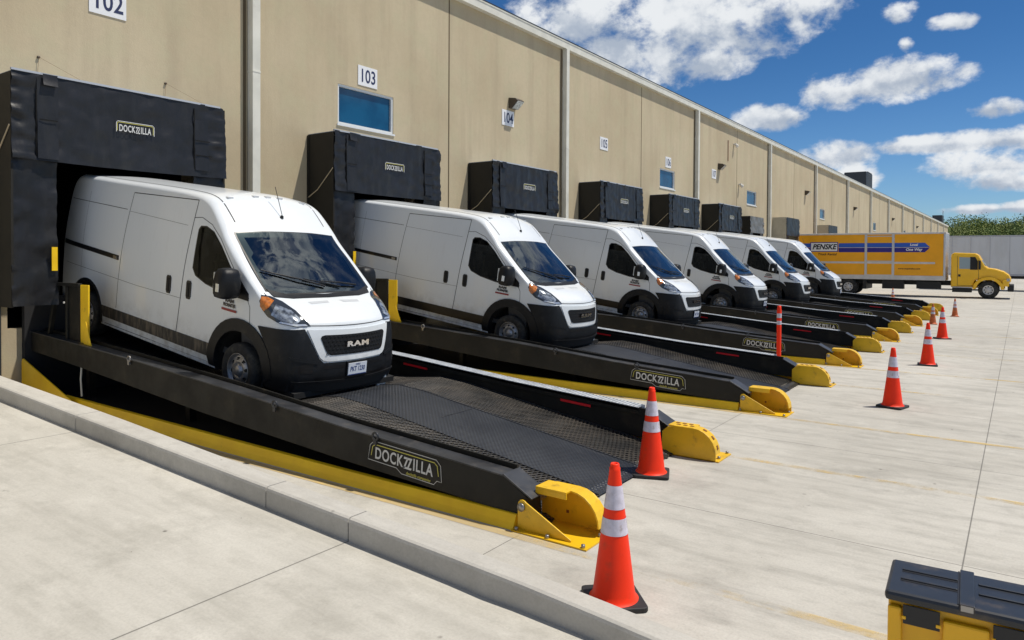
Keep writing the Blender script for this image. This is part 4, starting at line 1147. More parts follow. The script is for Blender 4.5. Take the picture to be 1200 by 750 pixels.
# number signs
for i, (num, y, z) in enumerate((('102', -4.0, 6.37), ('103', 2.04, 6.34), ('104', 7.84, 6.29), ('105', 14.06, 6.33), ('106', 20.12, 6.30), ('107', 25.96, 6.36))):
    s_ = empty('number_sign', (WX, y + .31, z + .235), 'white door number sign reading %s on the tan wall' % num, 'sign', 'door number signs on the warehouse wall')
    MB().use('sign_white').box(.003, .015, -.31, .31, -.235, .235).build('plate', s_)
    v, f = text_geo(num, .44, .006, 0, .80)
    MB().use('sign_navy').add(v, f, M=frame_matrix((.018, 0, -.01), (0, 1, 0), (0, 0, 1))).build('numerals', s_)
# wall-pack lamps
for i, (y, z, lab) in enumerate(((8.37, 7.0, 'bronze wall lamp just above the sign 104'), (27.05, 7.05, 'bronze wall lamp beside the sign 107'), (45.4, 7.1, 'bronze wall lamp on the bay beyond the beige dock shelter'),
                                 (64.0, 7.05, 'small bronze wall lamp, fourth along the wall from the left'), (88.6, 7.2, 'small far bronze wall lamp, fifth along the wall from the left'), (113.6, 7.2, 'tiny bronze wall lamp nearest the far end of the wall'))):
    l = empty('wall_lamp', (WX, y, z), lab, 'wall lamp', 'wall lamps along the warehouse')
    MB().use('lamp_bronze').prism([(0.002, -.16), (0.002, .16), (.26, .12), (.34, .05), (.12, -.16)], -.19, .19).build('housing', l, bevel=.012)
    MB().use('lamp_glass').add([(.125, -.16, -.175), (.125, .16, -.175), (.345, .16, .035), (.345, -.16, .035)], [(0, 1, 2, 3)]).build('lens', l)
# cameras
for (y, z, lab) in ((29.35, 8.45, 'white dome camera high on the wall near the roof'), (30.3, 6.35, 'small white dome camera left of the second small blue window')):
    c_ = empty('security_camera', (WX, y, z), lab, 'camera')
    MB().use('fixture_white').box(.003, .16, -.07, .07, .02, .10).build('bracket', c_, bevel=.01)
    MB().use('fixture_white').lathe([(.001, -.14), (.06, -.12), (.09, -.06), (.095, 0), (.08, .03), (.001, .03)], 16, 'z', Matrix.Translation((.17, 0, 0))).build('dome', c_)
cd = MB().use('conduit').box(WX + .003, WX + .03, 28.36, 28.44, 7.5, 8.6)
cd.build('conduit', None, label='thin rust brown conduit on the wall beside the upper dome camera', category='conduit')

# ------------------------------------------------------------------ dock shelters
def folded(mb, y0, y1, z0, z1, x, amp=.014, nx=26, nz=18, seed=0.0, round_top=0.0, sag=.0):
    rows = []
    for i in range(nz + 1):
        r_ = []
        for j in range(nx + 1):
            u = j / nx; w = i / nz
            y = y0 + (y1 - y0) * u; z = z0 + (z1 - z0) * w
            if round_top > 0 and y > y1 - round_top:
                q = (y - (y1 - round_top)) / round_top
                z = z0 + (z1 - round_top * (1 - sqrt(max(0, 1 - q * q))) - z0) * w
            zz = z - sag * (1 - w) * sin(pi * u)
            f_ = noise.noise(Vector((y * 5.5, z * 1.1 + seed, seed))) * .7 + noise.noise(Vector((y * 2.2 + z * 3, z * 3.5, seed + 4))) * .6
            e_ = max(0, 1 - min(u, 1 - u) * 4) * noise.noise(Vector((y * 4, z * 9, seed + 9))) * 1.6 + .55 * noise.noise(Vector((y * 3.5 - z * 5.0, z * 2.2 + y, seed + 2)))
            xx = x + amp * (f_ + e_) + .03 * (1 - w) ** 2
            r_.append((xx, y, zz))
        rows.append(r_)
    mb.grid(rows, smooth=True, flip=False)
SHW = 3.46; SHD = 0.87
SHEL = [-5.47, 0.57, 6.23, 12.52, 18.54, 24.62]
def make_shelter(root, fabric_='dock_fabric', seed=0.0):
    W_ = SHW; z0, z1, zc = 1.5, 4.97, 3.68; xf = SHD
    # origin: wall plane, left end, ground
    for (nm, y, s) in (('side_panel', 0.0, -1), ('side_panel', W_, 1)):
        p = MB().use('dock_side_panel').box(0.004, xf - .02, y - (.03 if s > 0 else 0), y + (.03 if s < 0 else 0), z0 - .02, z1 - .03)
        po = p.build(nm, root)
        yy = y - .012 if s < 0 else y + .012
        MB().use('rope').tube([(.02, yy, 3.55), (xf * .4, yy, 3.72), (xf - .03, yy, 4.16)], .011, 6).build('rope', po)
        MB().use('dock_side_panel').box(.0, .06, yy - .01, yy + .01, z0, z1 - .05).build('edge_trim', po)
    tp = MB().use('pale_cap').box(.01, xf - .03, .02, W_ - .10, z1 - .05, z1 - .012)
    tp.use('pale_cap').box(xf - .035, xf + .012, .0, W_ - .11, z1 - .014, z1 + .018)
    tp.build('top_panel', root)
    hd = MB().use(fabric_); folded(hd, 0, W_, zc, z1, xf, .027, 70, 30, seed, .10, .02)
    hd.box(xf - .05, xf - .02, .03, W_ - .03, zc + .05, z1 - .12)
    ho = hd.build('head_curtain', root)
    for (a_, b_, c_, d_, xx_, am_, n1, n2, sd) in ((.33, .62, zc + .02, z1 - .06, .022, .010, 8, 16, 3), (W_ - .62, W_ - .36, zc + .10, z1 - .30, .024, .010, 8, 12, 5)):
        fl = MB().use(fabric_); folded(fl, a_, b_, c_, d_, xf + xx_, am_, n1, n2, seed + sd)
        fl.build('reinforcement_flap', ho)
    fl = MB().use(fabric_); folded(fl, .40, .60, z1 - .17, z1, xf + .045, .006, 5, 5, seed + 7); fl.build('strap_cover', ho)
    sl = MB().use('void_black').box(xf + .016, xf + .026, .315, .330, zc + .05, z1 - .25).box(xf + .016, xf + .030, W_ - .635, W_ - .620, zc + .08, z1 - .10)
    sl.box(xf + .045, xf + .055, W_ - .60, W_ - .30, zc + .36, zc + .372).box(xf + .045, xf + .055, W_ - .60, W_ - .34, zc + .62, zc + .632).box(xf + .045, xf + .052, .36, .60, zc + .60, zc + .612)
    sl.build('seam', ho)
    for (a, b, nm) in ((0, .62, 'side_curtain'), (W_ - .62, W_, 'side_curtain')):
        c_ = MB().use(fabric_); folded(c_, a, b, z0, zc + .12, xf - .035, .034, 16, 40, seed + 11 + a)
        co = c_.build(nm, root)
        yy = .52 if a == 0 else W_ - .60
        MB().use('ramp_yellow').box(xf + .02, xf + .03, yy, yy + .08, 2.02, 2.38).build('guide_stripe', co)
    # logo on the head curtain
    lg = MB().use('logo_white')
    fm = frame_matrix((xf + .05, W_ * .515, 4.345), (0, 1, 0), (0, 0, 1))
    brand_word(lg, fm @ Matrix.Translation((0, -.018, 0)), .15, .53)
    lg.use('logo_white'); stroke(lg, [(-.31, -.08), (-.31, .07), (-.285, .095), (.285, .095), (.31, .07), (.31, -.08)], .010, fm)
    lg.use('logo_yellow'); stroke(lg, [(-.295, -.06), (-.295, .06), (-.275, .078), (.275, .078), (.295, .06), (.295, -.06)], .008, fm)
    lg.build('logo', ho)
    return root
GS = 'black fabric dock shelters with logo'
num_lab = ['102', '103', '104', '105', '106', '107']
SH_LABEL = ['large black fabric dock shelter around the nearest van, under sign 102', 'black fabric dock shelter below the wide blue window and sign 103', 'black fabric dock shelter below sign 104 and its lamp',
            'black fabric dock shelter straight below sign 105', 'black fabric dock shelter below the small blue window and sign 106', 'black fabric dock shelter below sign 107, the farthest black one']
for i, y in enumerate(SHEL):
    r_ = empty('dock_shelter', (WX, y, 0), SH_LABEL[i], 'dock shelter', GS)
    make_shelter(r_, seed=i * 7.3)
def odd_shelter(y, w, z1, zc, side_mat, front_mat, lab, seed, x=SHD):
    r_ = empty('dock_shelter', (WX, y, 0), lab, 'dock shelter')
    MB().use(side_mat).box(.004, x - .02, 0, .04, 1.2, z1).build('side_panel', r_); MB().use(side_mat).box(.004, x - .02, w - .04, w, 1.2, z1).build('side_panel', r_)
    MB().use(side_mat).box(.004, x - .02, .04, w - .04, z1 - .05, z1).build('top_panel', r_)
    h = MB().use(front_mat); folded(h, 0, w, zc, z1, x, .03, 30, 14, seed, .15); h.build('head_curtain', r_)
    for (a, b) in ((0, .55), (w - .55, w)):
        c_ = MB().use(front_mat); folded(c_, a, b, 1.3, zc + .05, x - .03, .02, 8, 16, seed + a); c_.build('side_curtain', r_)
odd_shelter(29.6, 2.5, 4.60, 3.7, 'dock_side_panel', 'dock_fabric_grey', 'small torn grey dock shelter between the black ones and the beige one', 50)
odd_shelter(37.0, 3.15, 4.90, 3.75, 'dock_side_beige', 'dock_fabric', 'dock shelter with tall beige sides and dark front left of the truck', 60)
odd_shelter(49.1, 3.2, 4.90, 3.8, 'dock_side_beige', 'dock_fabric', 'dock shelter of which only the top shows above the yellow truck', 70)
# ------------------------------------------------------------------ loading ramps
TOP = [(-.62, 1.035), (.97, .95), (2.73, .84), (4.70, .70), (6.59, .54), (8.62, .405)]
BOT = [(-.62, .745), (.97, .63), (4.09, .37), (6.59, .21), (8.73, .10)]
def pl_z(P, x):
    for (a, b), (c, d) in zip(P[:-1], P[1:]):
        if x <= c: return b + (d - b) * (x - a) / (c - a)
    return P[-1][1]
DECK = [(-.66, 1.04), (0, .985), (3.7, .500), (4.25, .452), (4.75, .475), (5.35, .535), (5.8, .50), (8.85, .045), (8.95, .02)]
RW = 3.20
def make_ramp(root):
    # local frame: x along the ramp, y from the near outer face (0) to the far outer face (RW)
    def MY(y): return y
    for side in (0, 1):
        def Y(v): return v if side == 0 else RW - v
        def yr(a, b): p, q = Y(a), Y(b); return (min(p, q), max(p, q))
        b = MB().use('ramp_black')
        poly = TOP[:] + [(8.86, .27), (8.88, .10)] + BOT[::-1]
        b.prism(poly, *yr(.0, .19))
        bo = b.build('side_beam', root, bevel=.006)
        f = MB().use('ramp_flange')
        t = [(x, z + .002) for x, z in TOP]; t2 = [(x, z + .016) for x, z in TOP]
        f.prism(t + t2[::-1], *yr(-.014, .175))
        lip = [(x, z - .03) for x, z in TOP] + [(x, z + .055) for x, z in TOP][::-1]
        f.use('ramp_black').prism(lip, *yr(.192, .215))
        f.build('top_flange', bo, bevel=.003)
        c = MB().use('ramp_flange')
        c.prism([(8.60, .418), (8.905, .262), (8.912, .274), (8.615, .432)], *yr(-.012, .235))
        c.build('end_plate', bo, bevel=.003)
        # lifting lugs
        if side == 0:
            for x in (2.45, 5.55, 7.1):
                l = MB().use('bolt_steel' if x < 3 else 'ramp_flange'); z = pl_z(TOP, x)
                l.lathe([(.028, -.006), (.045, -.006), (.045, .008), (.028, .008), (.028, -.006)], 14, 'y', Matrix.Translation((x, -.025, z + .02)))
                l.box(x - .02, x + .02, -.035, -.015, z - .06, z - .01)
                l.build('lifting_lug', bo)
        # yellow base rail with rear gusset
        r_ = MB().use('ramp_yellow'); rows = []
        for x, hz_ in ((.55, .17), (3.5, .15), (6.6, .125), (8.76, .12)):
            rows.append([(x, Y(v), z) for v, z in ((.03, .0), (.03, hz_), (-.02, hz_ - .004), (-.05, .05), (-.078, .0))])
        r_.grid(rows, smooth=False, flip=(side == 1)); r_.add(rows[-1], [(0, 1, 2, 3, 4)]); r_.add(rows[0], [(4, 3, 2, 1, 0)])
        r_.prism([(-.66, .0), (-.66, .58), (-.64, .62), (-.60, .63), (1.02, .16), (1.02, .0)], *yr(-.125, -.105))
        r_.build('base_rail', root, bevel=.006)
        for x in (.2, 3.0, 5.6):
            lg = MB().use('ramp_black').box(x, x + .10, *yr(.45, .55), .03, pl_z(DECK, x) - .13)
            lg.build('support_leg', root)
        # pivot foot
        ft = MB().use('foot_yellow')
        arc = [(8.80, .0), (8.80, .26), (8.87, .325), (8.95, .345), (9.17, .345)] + [(9.17 + .265 * sin(radians(a)), .08 + .265 * cos(radians(a))) for a in (15, 30, 45, 60, 75, 90)] + [(9.435, .0)]
        ft.prism(arc, *yr(.31, .325))
        fo = ft.build('foot', root, bevel=.003)
        bp = MB().use('foot_yellow').box(8.76, 9.47, *yr(-.10, .325), .002, .014); bp.build('base_plate', fo)
        rim = arc[2:-1]
        cp = MB().use('foot_yellow')
        th = [(x - (.012 if i > 4 else 0), z - .014) for i, (x, z) in enumerate(rim)]
        cp.prism([(8.87, .331), (9.17, .331), (9.17, .346), (8.87, .346)], *yr(.10, .31))
        band = rim[2:] ; inn = [(9.17 + .250 * sin(radians(a)), .08 + .250 * cos(radians(a))) for a in (90, 75, 60, 45, 30, 15)]
        cp.prism(band + inn + [(9.17, .331)], *yr(.17, .31))
        cp.prism([(8.87, .285), (9.17, .285), (9.17, .331), (8.87, .331)], *yr(.10, .113))
        cpo = cp.build('cap', fo, bevel=.002)
        gs = MB().use('foot_yellow').prism([(8.79, .014), (8.79, .205)] + [(8.835 + .045 * cos(radians(a)), .215 + .045 * sin(radians(a))) for a in (180, 150, 120, 90, 60, 40)] + [(9.30, .03), (9.30, .014)], *yr(-.045, -.031))
        gs.build('gusset', fo, bevel=.003)
        bl = MB().use('bolt_steel')
        bl.tube([(8.83, Y(-.06), .20), (8.83, Y(.31), .20)], .022, 12).lathe([(.001, -.062), (.035, -.062), (.035, -.046), (.001, -.046)] if side == 0 else [(.001, RW + .046), (.035, RW + .046), (.035, RW + .062), (.001, RW + .062)], 12, 'y', Matrix.Translation((8.83, 0, .20)))
        for (bx, by) in ((8.80, -.075), (9.10, -.075), (9.43, -.075), (9.43, .20)):
            bl.lathe([(.001, .04), (.016, .04), (.018, .014), (.001, .014)], 8, 'z', Matrix.Translation((bx, Y(by), 0)))
        bl.build('bolt', fo)
        ru = MB().use('rust')
        if side == 1:
            for (bx, by) in [(8.93 + .08 * k, .16) for k in range(3)] + [(8.97 + .08 * k, .24) for k in range(3)]: 
                y_ = Y(by); ru.box(bx - .022, bx + .022, y_ - .018, y_ + .018, .3465, .349)
            for a in (25, 50, 75):
                x_, z_ = 9.17 + .267 * sin(radians(a)), .08 + .267 * cos(radians(a)); y_ = Y(.24)
                ex = Vector((cos(radians(a)), 0, -sin(radians(a)))); M_ = frame_matrix((x_, y_, z_), ex, (0, 1, 0))
                ru.box(-.022, .022, -.018, .018, -.004, .002, M=M_)
        else:
            ru.box(9.05, 9.075, *yr(.305, .3095), .10, .125)
            ru.box(9.26, 9.29, *yr(.22, .26), .3, .301)
        ru.build('slot', fo)
        # guide posts near the dock
        py = Y(.10)
        fr = MB().use('ramp_black')
        zt = 1.84; zb = 1.0
        fr.prism([(-.24, zb - .02), (-.18, zb - .02), (.10, zt), (.04, zt)], py - .03, py + .03)
        fr.prism([(.06, zt - .05), (.80, zt - .05), (.80, zt), (.04, zt)], py - .03, py + .03)
        fr.box(.40, .46, py - .035, py + .035, .95, zt - .05).box(.46, .80, py - .006, py + .02, .95, zt - .05)
        fr.use('fixture_white').box(.26, .29, py - .01, py + .01, 1.52, 1.55)
        fr.build('guide_frame', root, bevel=.006)
        yp = MB().use('ramp_yellow').box(.83, 1.07, py - .012, py + .012, .90, 1.82)
        yp.prism([(1.0, .92), (1.26, .90), (1.07, 1.30)], py - .05, py - .038)
        yp.build('guide_post', root, bevel=.006)
    # deck
    d = MB()
    for (y0, y1, m_) in ((.215, 1.08, 'expanded_mesh'), (1.10, 2.12, 'tread_plate'), (2.14, RW - .215, 'expanded_mesh')):
        d.use(m_); rows = [[(x, y0, z), (x, y1, z)] for x, z in DECK]
        d.grid(rows, smooth=False, flip=True)
    d.use('tread_plate')
    for y in (.218, 1.085, 2.125, RW - .222):
        d.prism([(x, z - .05) for x, z in DECK] + [(x, z + .006) for x, z in DECK[::-1]], y - .008, y + .012)
    d.prism([(8.84, .004), (8.84, .055), (8.93, .018), (8.93, .004)], .22, RW - .22)
    do = d.build('deck', root)
    cm = MB().use('ramp_black')
    for i in range(14):
        x = -.3 + i * .66; z = pl_z(DECK, x)
        if z > .16: cm.box(x, x + .06, .20, RW - .20, z - .12, z - .035)
    cm.build('crossmember', root)
    un = MB().use('underbody'); U = [(x, z - .10) for x, z in DECK if z > .16] + [(8.55, .055)]
    un.grid([[(x, .19, z), (x, RW - .19, z)] for x, z in U], smooth=False)
    un.build('added_shade_sheet', root)  # sheet added below the deck to keep sun patches off the ground
    MB().use('underbody').box(-.60, 8.70, .035, RW - .035, .004, .030).build('added_dark_floor', root)  # black sheet added so the ground under the ramp reads as deep shade
    jt = MB().use('bolt_steel')
    for x in (6.62,):
        z = pl_z(DECK, x); jt.use('ramp_flange').box(x, x + .010, 1.5, 2.08, z - .002, z + .004)
    jt.build('plate_joint', do)
    # serrated strip on the far beam
    st = MB().use('galvanised')
    T2 = [p for p in TOP if p[0] < 8.5] + [(8.45, pl_z(TOP, 8.45))]
    for (a, b) in ((RW - .215, RW - .205), (RW - .035, RW - .025)):
        st.prism([(x, z + .018) for x, z in T2] + [(x, z + .060) for x, z in T2[::-1]], a, b)
    x = -.55
    while x < 8.42:
        z = pl_z(TOP, x); st.box(x, x + .026, RW - .204, RW - .036, z + .030, z + .058); x += .048
    st.build('grating_strip', root)
    for (a, b) in ((4.60, 5.07), (7.36, 7.80), (2.0, 2.45)):
        za, zb = pl_z(TOP, a) - .05 , pl_z(TOP, b) - .05
        q = MB().use('reflector_red').prism([(a, za - .015), (b, zb - .015), (b, zb + .015), (a, za + .015)], RW - .222, RW - .2155)
        q.build('reflector', root)
    # logo on the near face
    sl = atan2(-.135, 2.03)
    fm = frame_matrix((7.455, -.0035, .330), (cos(sl), 0, sin(sl)), (-sin(sl), 0, cos(sl)))
    lg = MB().use('logo_white')
    brand_word(lg, fm @ Matrix.Translation((0, .0, 0)), .155, .75)
    stroke(lg, [(-.47, -.075), (-.45, .07), (-.40, .115), (.40, .115), (.455, .07), (.475, -.075), (.42, -.075), (.385, -.115), (-.02, -.115), (-.09, -.075)], .006, fm, closed=True)
    lg.use('logo_yellow'); stroke(lg, [(-.43, -.03), (-.415, .06), (-.38, .085), (.38, .085), (.415, .06), (.435, -.03)], .008, fm)
    v, f = text_geo('dockzilla companies', .040, .0004, .2, .95); lg.add(v, f, M=fm @ Matrix.Translation((.19, -.093, 0)))
    lg.build('logo', root)
    # hydraulic hoses hanging below the beam
    hz = MB().use('hose_white')
    hz.tube([(1.0, .03, .66), (.99, .02, .45), (1.0, .03, .20)], .014, 6)
    hz.build('hose', root)
    return root
RL = ['nearest loading ramp, carrying the van with the open view of its tread deck', 'second loading ramp from the camera, with its logo behind the tall cones', 'third loading ramp from the camera, behind the orange marker post',
      'fourth loading ramp from the camera, beside the fourth van', 'fifth loading ramp from the camera, beside the fifth van', 'farthest loading ramp, in front of the yellow truck']
GR = 'black and yellow loading ramps in front of the docks'
ramp0 = empty('loading_ramp', (0, -4.93, 0), 'black ' + RL[0], 'loading ramp', GR)
make_ramp(ramp0)
ramps = [ramp0]
for i in range(1, 6):
    c = copy_tree(ramp0); c.location = (0, -4.93 + 5.8 * i, 0); c['label'] = 'black ' + RL[i]; ramps.append(c)
    for k in kids(c):      # on these ramps the guides stand a little farther from the wall
        if k.name.startswith('guide_'): k.location = (.55, 0, -.035)

# ------------------------------------------------------------------ the vans
TILT = 0.13
VL = ['nearest white high-roof cargo van, dirty sill, backed into dock 102', 'white high-roof cargo van on the second ramp, at dock 103', 'white high-roof cargo van on the third ramp, right of the second van',
      'white high-roof cargo van on the fourth ramp, between third and fifth vans', 'white high-roof cargo van, second from the far end of the van row', 'farthest white high-roof cargo van, overlapping the yellow truck']
GV = 'white cargo vans parked nose-out on the ramps'
van0 = empty('cargo_van', (3.961, -3.42, .457), VL[0], 'cargo van', GV, rot=(0, TILT, 0))
make_van(van0)
for i, dx_ in ((1, .10), (2, .12), (3, .22), (4, .25), (5, .30)):
    c = copy_tree(van0); c.location = (3.961 + dx_, -3.42 + 5.8 * i, .457 - dx_ * .02); c['label'] = VL[i]
    for k in kids(c):
        if k.name.startswith('side_moulding'):
            k.data = k.data.copy(); k.data.materials[0] = MATS['black_trim']
        if k.name.startswith('number_plate') and i in (1, 4): bpy.data.objects.remove(k)
# pale hose looped over the lower edge of the second ramp's near beam
hs_ = MB().use('hose_white').tube([(.35, -.03, .40), (.85, -.06, .37), (1.35, -.07, .40), (1.62, -.05, .47), (1.40, -.04, .55), (1.20, -.02, .56)], .016, 8)
hs_.build('hose', ramps[1])
# ------------------------------------------------------------------ traffic cones
def make_cone(root, dull=False, h=.914):
    O = 'cone_orange_dull' if dull else 'cone_orange'; s = h / .914
    def rr(z): return (.142 - (.142 - .032) * (z - .04) / (.895 - .04)) * s
    if not dull:
        b = MB().use('cone_base')
        pts = []
        for (cx_, cy_, a0) in ((.15, .15, 0), (-.15, .15, 90), (-.15, -.15, 180), (.15, -.15, 270)):
            for k in range(4): a = radians(a0 + 30 * k); pts.append((cx_ + .035 * cos(a), cy_ + .035 * sin(a)))
        b.prism(pts, .002, .034, axis='z'); b.build('base', root, bevel=.008)
    else:
        MB().use(O).box(-.14, .14, -.14, .14, .002, .025).build('base', root, bevel=.006)
    def band(m, z0, z1, extra=0.0):
        q = MB().use(m); q.lathe([(rr(z0) + extra, z0 * s), (rr((z0 + z1) / 2) + extra, (z0 + z1) / 2 * s), (rr(z1) + extra, z1 * s)], 36); return q
    b = MB().use(O); b.lathe([(.165 * s, .032), (.155 * s, .040), (.145 * s, .052 * s)] + [(rr(z), z * s) for z in (.08, .2, .35, .5, .65, .8, .86)] + [(.036 * s, .865 * s), (.036 * s, .885 * s), (.030 * s, .890 * s), (.031 * s, .905 * s), (.026 * s, .914 * s), (.018 * s, .912 * s), (.016 * s, .85 * s)], 36)
    b.build('body', root)
    band('cone_white', .46, .565, .0025).build('reflective_collar', root)
    band('cone_white', .625, .775, .0025).build('reflective_collar', root)
GC = 'orange traffic cones with white bands'
c0 = empty('traffic_cone', (10.01, -5.62, 0), 'orange traffic cone beside the kerb in front of the nearest ramp foot', 'traffic cone', GC, rot=(0, 0, radians(42)))
make_cone(c0)
for (x, y, a, lab) in ((9.04, -2.88, 22, 'orange traffic cone in front of the deck end between the two nearest yellow feet'), (10.59, 2.53, -14, 'orange traffic cone alone on the concrete in front of the third ramp'),
                       (10.56, 7.93, 8, 'orange traffic cone second from the right in the middle distance'), (10.35, 14.19, 30, 'orange traffic cone in front of the farthest yellow feet'),
                       ):
    c = copy_tree(c0); c.location = (x, y, 0); c.rotation_euler = (0, 0, radians(a)); c['label'] = lab
dull = empty('traffic_cone', (9.66, 19.43, 0), 'smaller dull orange traffic cone partly behind a brighter one', 'traffic cone', GC)
make_cone(dull, True, .72)
for (x, y, a, lab) in ((10.03, 24.01, 10, 'small orange traffic cone farthest right, in front of the truck wheel'), (6.46, 34.4, 0, 'small orange traffic cone beyond the last ramp, under the truck body')):
    c = copy_tree(dull); c.location = (x, y, 0); c.rotation_euler = (0, 0, radians(a)); c['label'] = lab
# marker post
mp = empty('marker_post', (8.14, 5.35, 0), 'slim orange marker post with white bands between the second and third ramps', 'marker post')
q = MB().use('cone_base'); q.lathe([(.001, .002), (.15, .002), (.15, .02), (.06, .045), (.05, .05)], 24); q.build('base', mp)
q = MB().use('cone_orange'); q.lathe([(.045, .04), (.045, 1.22), (.038, 1.26), (.038, 1.305), (.001, 1.31)], 20); q.build('post', mp)
q = MB().use('cone_white'); q.lathe([(.047, .92), (.047, 1.00)], 20); q.lathe([(.047, 1.06), (.047, 1.15)], 20); q.build('reflective_band', mp)

# ------------------------------------------------------------------ yellow bin with black lid
bn_ = empty('storage_bin', (11.69, -5.93, 0), 'yellow plastic storage bin with a ribbed black lid at the bottom right corner', 'storage bin', rot=(0, 0, radians(3)))
L_, Dp, H_ = 1.1, .38, .80
bd = MB().use('bin_yellow')
bd.box(.0, L_, -Dp + .03, -.03, .05, H_ - .05)
bd.use('bin_yellow').box(.0, .055, -Dp, -Dp + .031, .05, H_ - .07).box(.21, .38, -Dp - .0, -Dp + .031, .05, H_ - .085).box(.62, .80, -Dp, -Dp + .031, .05, H_ - .085)
bd.build('body', bn_, bevel=.010)
for (ca, cb_) in ((.06, .20), (.39, .61)):
    MB().use('bin_black').box(ca, cb_, -Dp - .006, -Dp + .0, H_ - .135, H_ - .05).build('catch_plate', bn_, bevel=.003)
hb = MB()
hb.use('bin_yellow').box(.055, .072, -Dp - .010, -Dp, H_ - .115, H_ - .10).box(.185, .205, -Dp - .010, -Dp, H_ - .12, H_ - .105).box(.385, .40, -Dp - .010, -Dp, H_ - .12, H_ - .105)
hb.build('catch_lug', bn_, bevel=.003)
ld = MB().use('bin_lid').box(-.012, L_ + .01, -Dp - .015, .012, H_ - .045, H_)
ldo = ld.build('lid', bn_, bevel=.016)
rb = MB().use('bin_lid')
rb.box(.27, .325, -Dp - .017, .008, H_ - .03, H_ + .010)
rb.box(.04, .262, -.125, -.105, H_ + .0, H_ + .007).box(.04, .262, -.235, -.215, H_ + .0, H_ + .007).box(.34, 1.0, -.125, -.105, H_, H_ + .007).box(.34, 1.0, -.235, -.215, H_, H_ + .007)
rb.build('rib', ldo, bevel=.004)
gv = MB().use('bin_black').box(.04, .262, -.140, -.126, H_ + .0005, H_ + .0015).box(.04, .262, -.250, -.236, H_ + .0005, H_ + .0015)
gv.use('bin_black').box(.262, .269, -Dp, 0, H_ + .0005, H_ + .0025)
gv.use('bolt_steel').box(.275, .32, -Dp - .019, -Dp - .004, H_ - .018, H_ + .006)
gv.build('groove', ldo)

# ------------------------------------------------------------------ yellow box truck
TY = 40.8
tr = empty('box_truck', (0, TY, 0), 'yellow box truck with a blue stripe and black lettering, parked nose to the right', 'box truck')
Wt = 2.5
X0, X1 = -.2, 8.45
bx = MB().use('truck_box').box(X0, X1 - .12, 0, Wt, 1.30, 3.86)
bx.use('truck_white').box(X0, X1, -.01, Wt + .01, 1.02, 1.30).box(X0, X1, -.012, Wt + .012, 3.86, 3.95).box(X0, X1, -.02, Wt + .02, 3.93, 3.97)
bx.use('alloy').box(X1 - .12, X1, -.015, Wt + .015, 1.30, 3.86)
bo = bx.build('cargo_box', tr, bevel=.02)
def quad(mb, x0, x1, z0, z1, y=-.004): mb.add([(x0, y, z0), (x1, y, z0), (x1, y, z1), (x0, y, z1)], [(0, 1, 2, 3)])
st = MB().use('truck_blue'); quad(st, 2.45, 7.35, 3.05, 3.32, -.006); st.add([(7.35, -.006, 3.05), (7.62, -.006, 3.05), (7.35, -.006, 3.32)], [(0, 1, 2)]); quad(st, .2, .72, 3.05, 3.32, -.006)
st.use('truck_purple'); quad(st, 2.45, 7.35, 2.74, 3.02, -.006); st.add([(7.35, -.006, 2.74), (7.62, -.006, 3.02), (7.35, -.006, 3.02)], [(0, 1, 2)]); quad(st, .2, .72, 2.74, 3.02, -.006)
st.use('truck_white'); quad(st, 1.2, 7.9, 2.02, 2.14, -.005); quad(st, 2.45, 7.5, 3.022, 3.046, -.0055)
st.build('stripe', bo)
lg = MB().use('truck_purple'); quad(lg, .70, 2.42, 2.76, 3.40, -.012); lg.use('text_white'); quad(lg, .75, 2.37, 2.81, 3.35, -.016)
lg.build('name_board', bo); lg = MB()
FM = lambda x, z, y=-.020: frame_matrix((x, y, z), (1, 0, 0), (0, 0, 1))
v, f = text_geo('PENSKE', .46, .016, .28, .92); lg.use('text_black').add(v, f, M=FM(1.56, 3.08)); lg.build('name_lettering', bo); lg = MB()
lg.use('text_black')
v, f = text_geo('Truck Rental', .22, .004, .2, 1.0); lg.add(v, f, M=FM(1.75, 2.60, -.008))
lg.build('rental_lettering', bo); lg = MB()
v, f = text_geo('Local', .20, .008, .2, 1.0); lg.use('text_white').add(v, f, M=FM(6.75, 3.20, -.010))
v, f = text_geo('One Way', .22, .008, .2, 1.0); lg.add(v, f, M=FM(6.75, 2.90, -.010))
lg.build('stripe_lettering', bo); lg = MB()
v, f = text_geo('www.gopenske.com', .15, .002, .1, 1.0); lg.use('text_black').add(v, f, M=FM(6.5, 1.72, -.008))
v, f = text_geo('800-GO-PENSKE', .13, .002, .1, .8); lg.add(v, f, M=FM(1.4, 1.75, -.008))
lg.build('lettering', bo)
dr = MB().use('alloy')
for x in (4.00, 5.55): dr.box(x, x + .14, -.03, -.002, 1.28, 3.86)
for z in (1.28, 2.15, 3.72): dr.box(4.14, 5.55, -.022, -.002, z, z + .05)
dr.build('side_door_frame', bo)
cb = MB().use('truck_yellow')
cabp = [(8.72, .62), (8.72, 2.60), (8.85, 2.72), (9.95, 2.68), (10.10, 2.58), (10.42, 1.95), (10.56, 1.82), (10.95, 1.76), (11.35, 1.62), (11.60, 1.42), (11.70, 1.20), (11.72, .98), (11.2, .95), (11.1, 1.1), (9.95, 1.1), (9.85, .62)]
cb.prism(cabp, .12, Wt - .12)
co = cb.build('cab', tr, bevel=.09)
fn = MB().use('truck_yellow')
fo_ = arch(10.62, .50, .80, 5, 175, 14); fi_ = arch(10.62, .50, .62, 5, 175, 14)
for (a, b) in ((.0, .32), (Wt - .32, Wt)): fn.prism(fo_ + fi_[::-1], a, b)
fn.box(11.3, 11.62, .02, .32, .75, 1.12).box(11.3, 11.62, Wt - .32, Wt - .02, .75, 1.12)
fn.build('fender', co, bevel=.03)
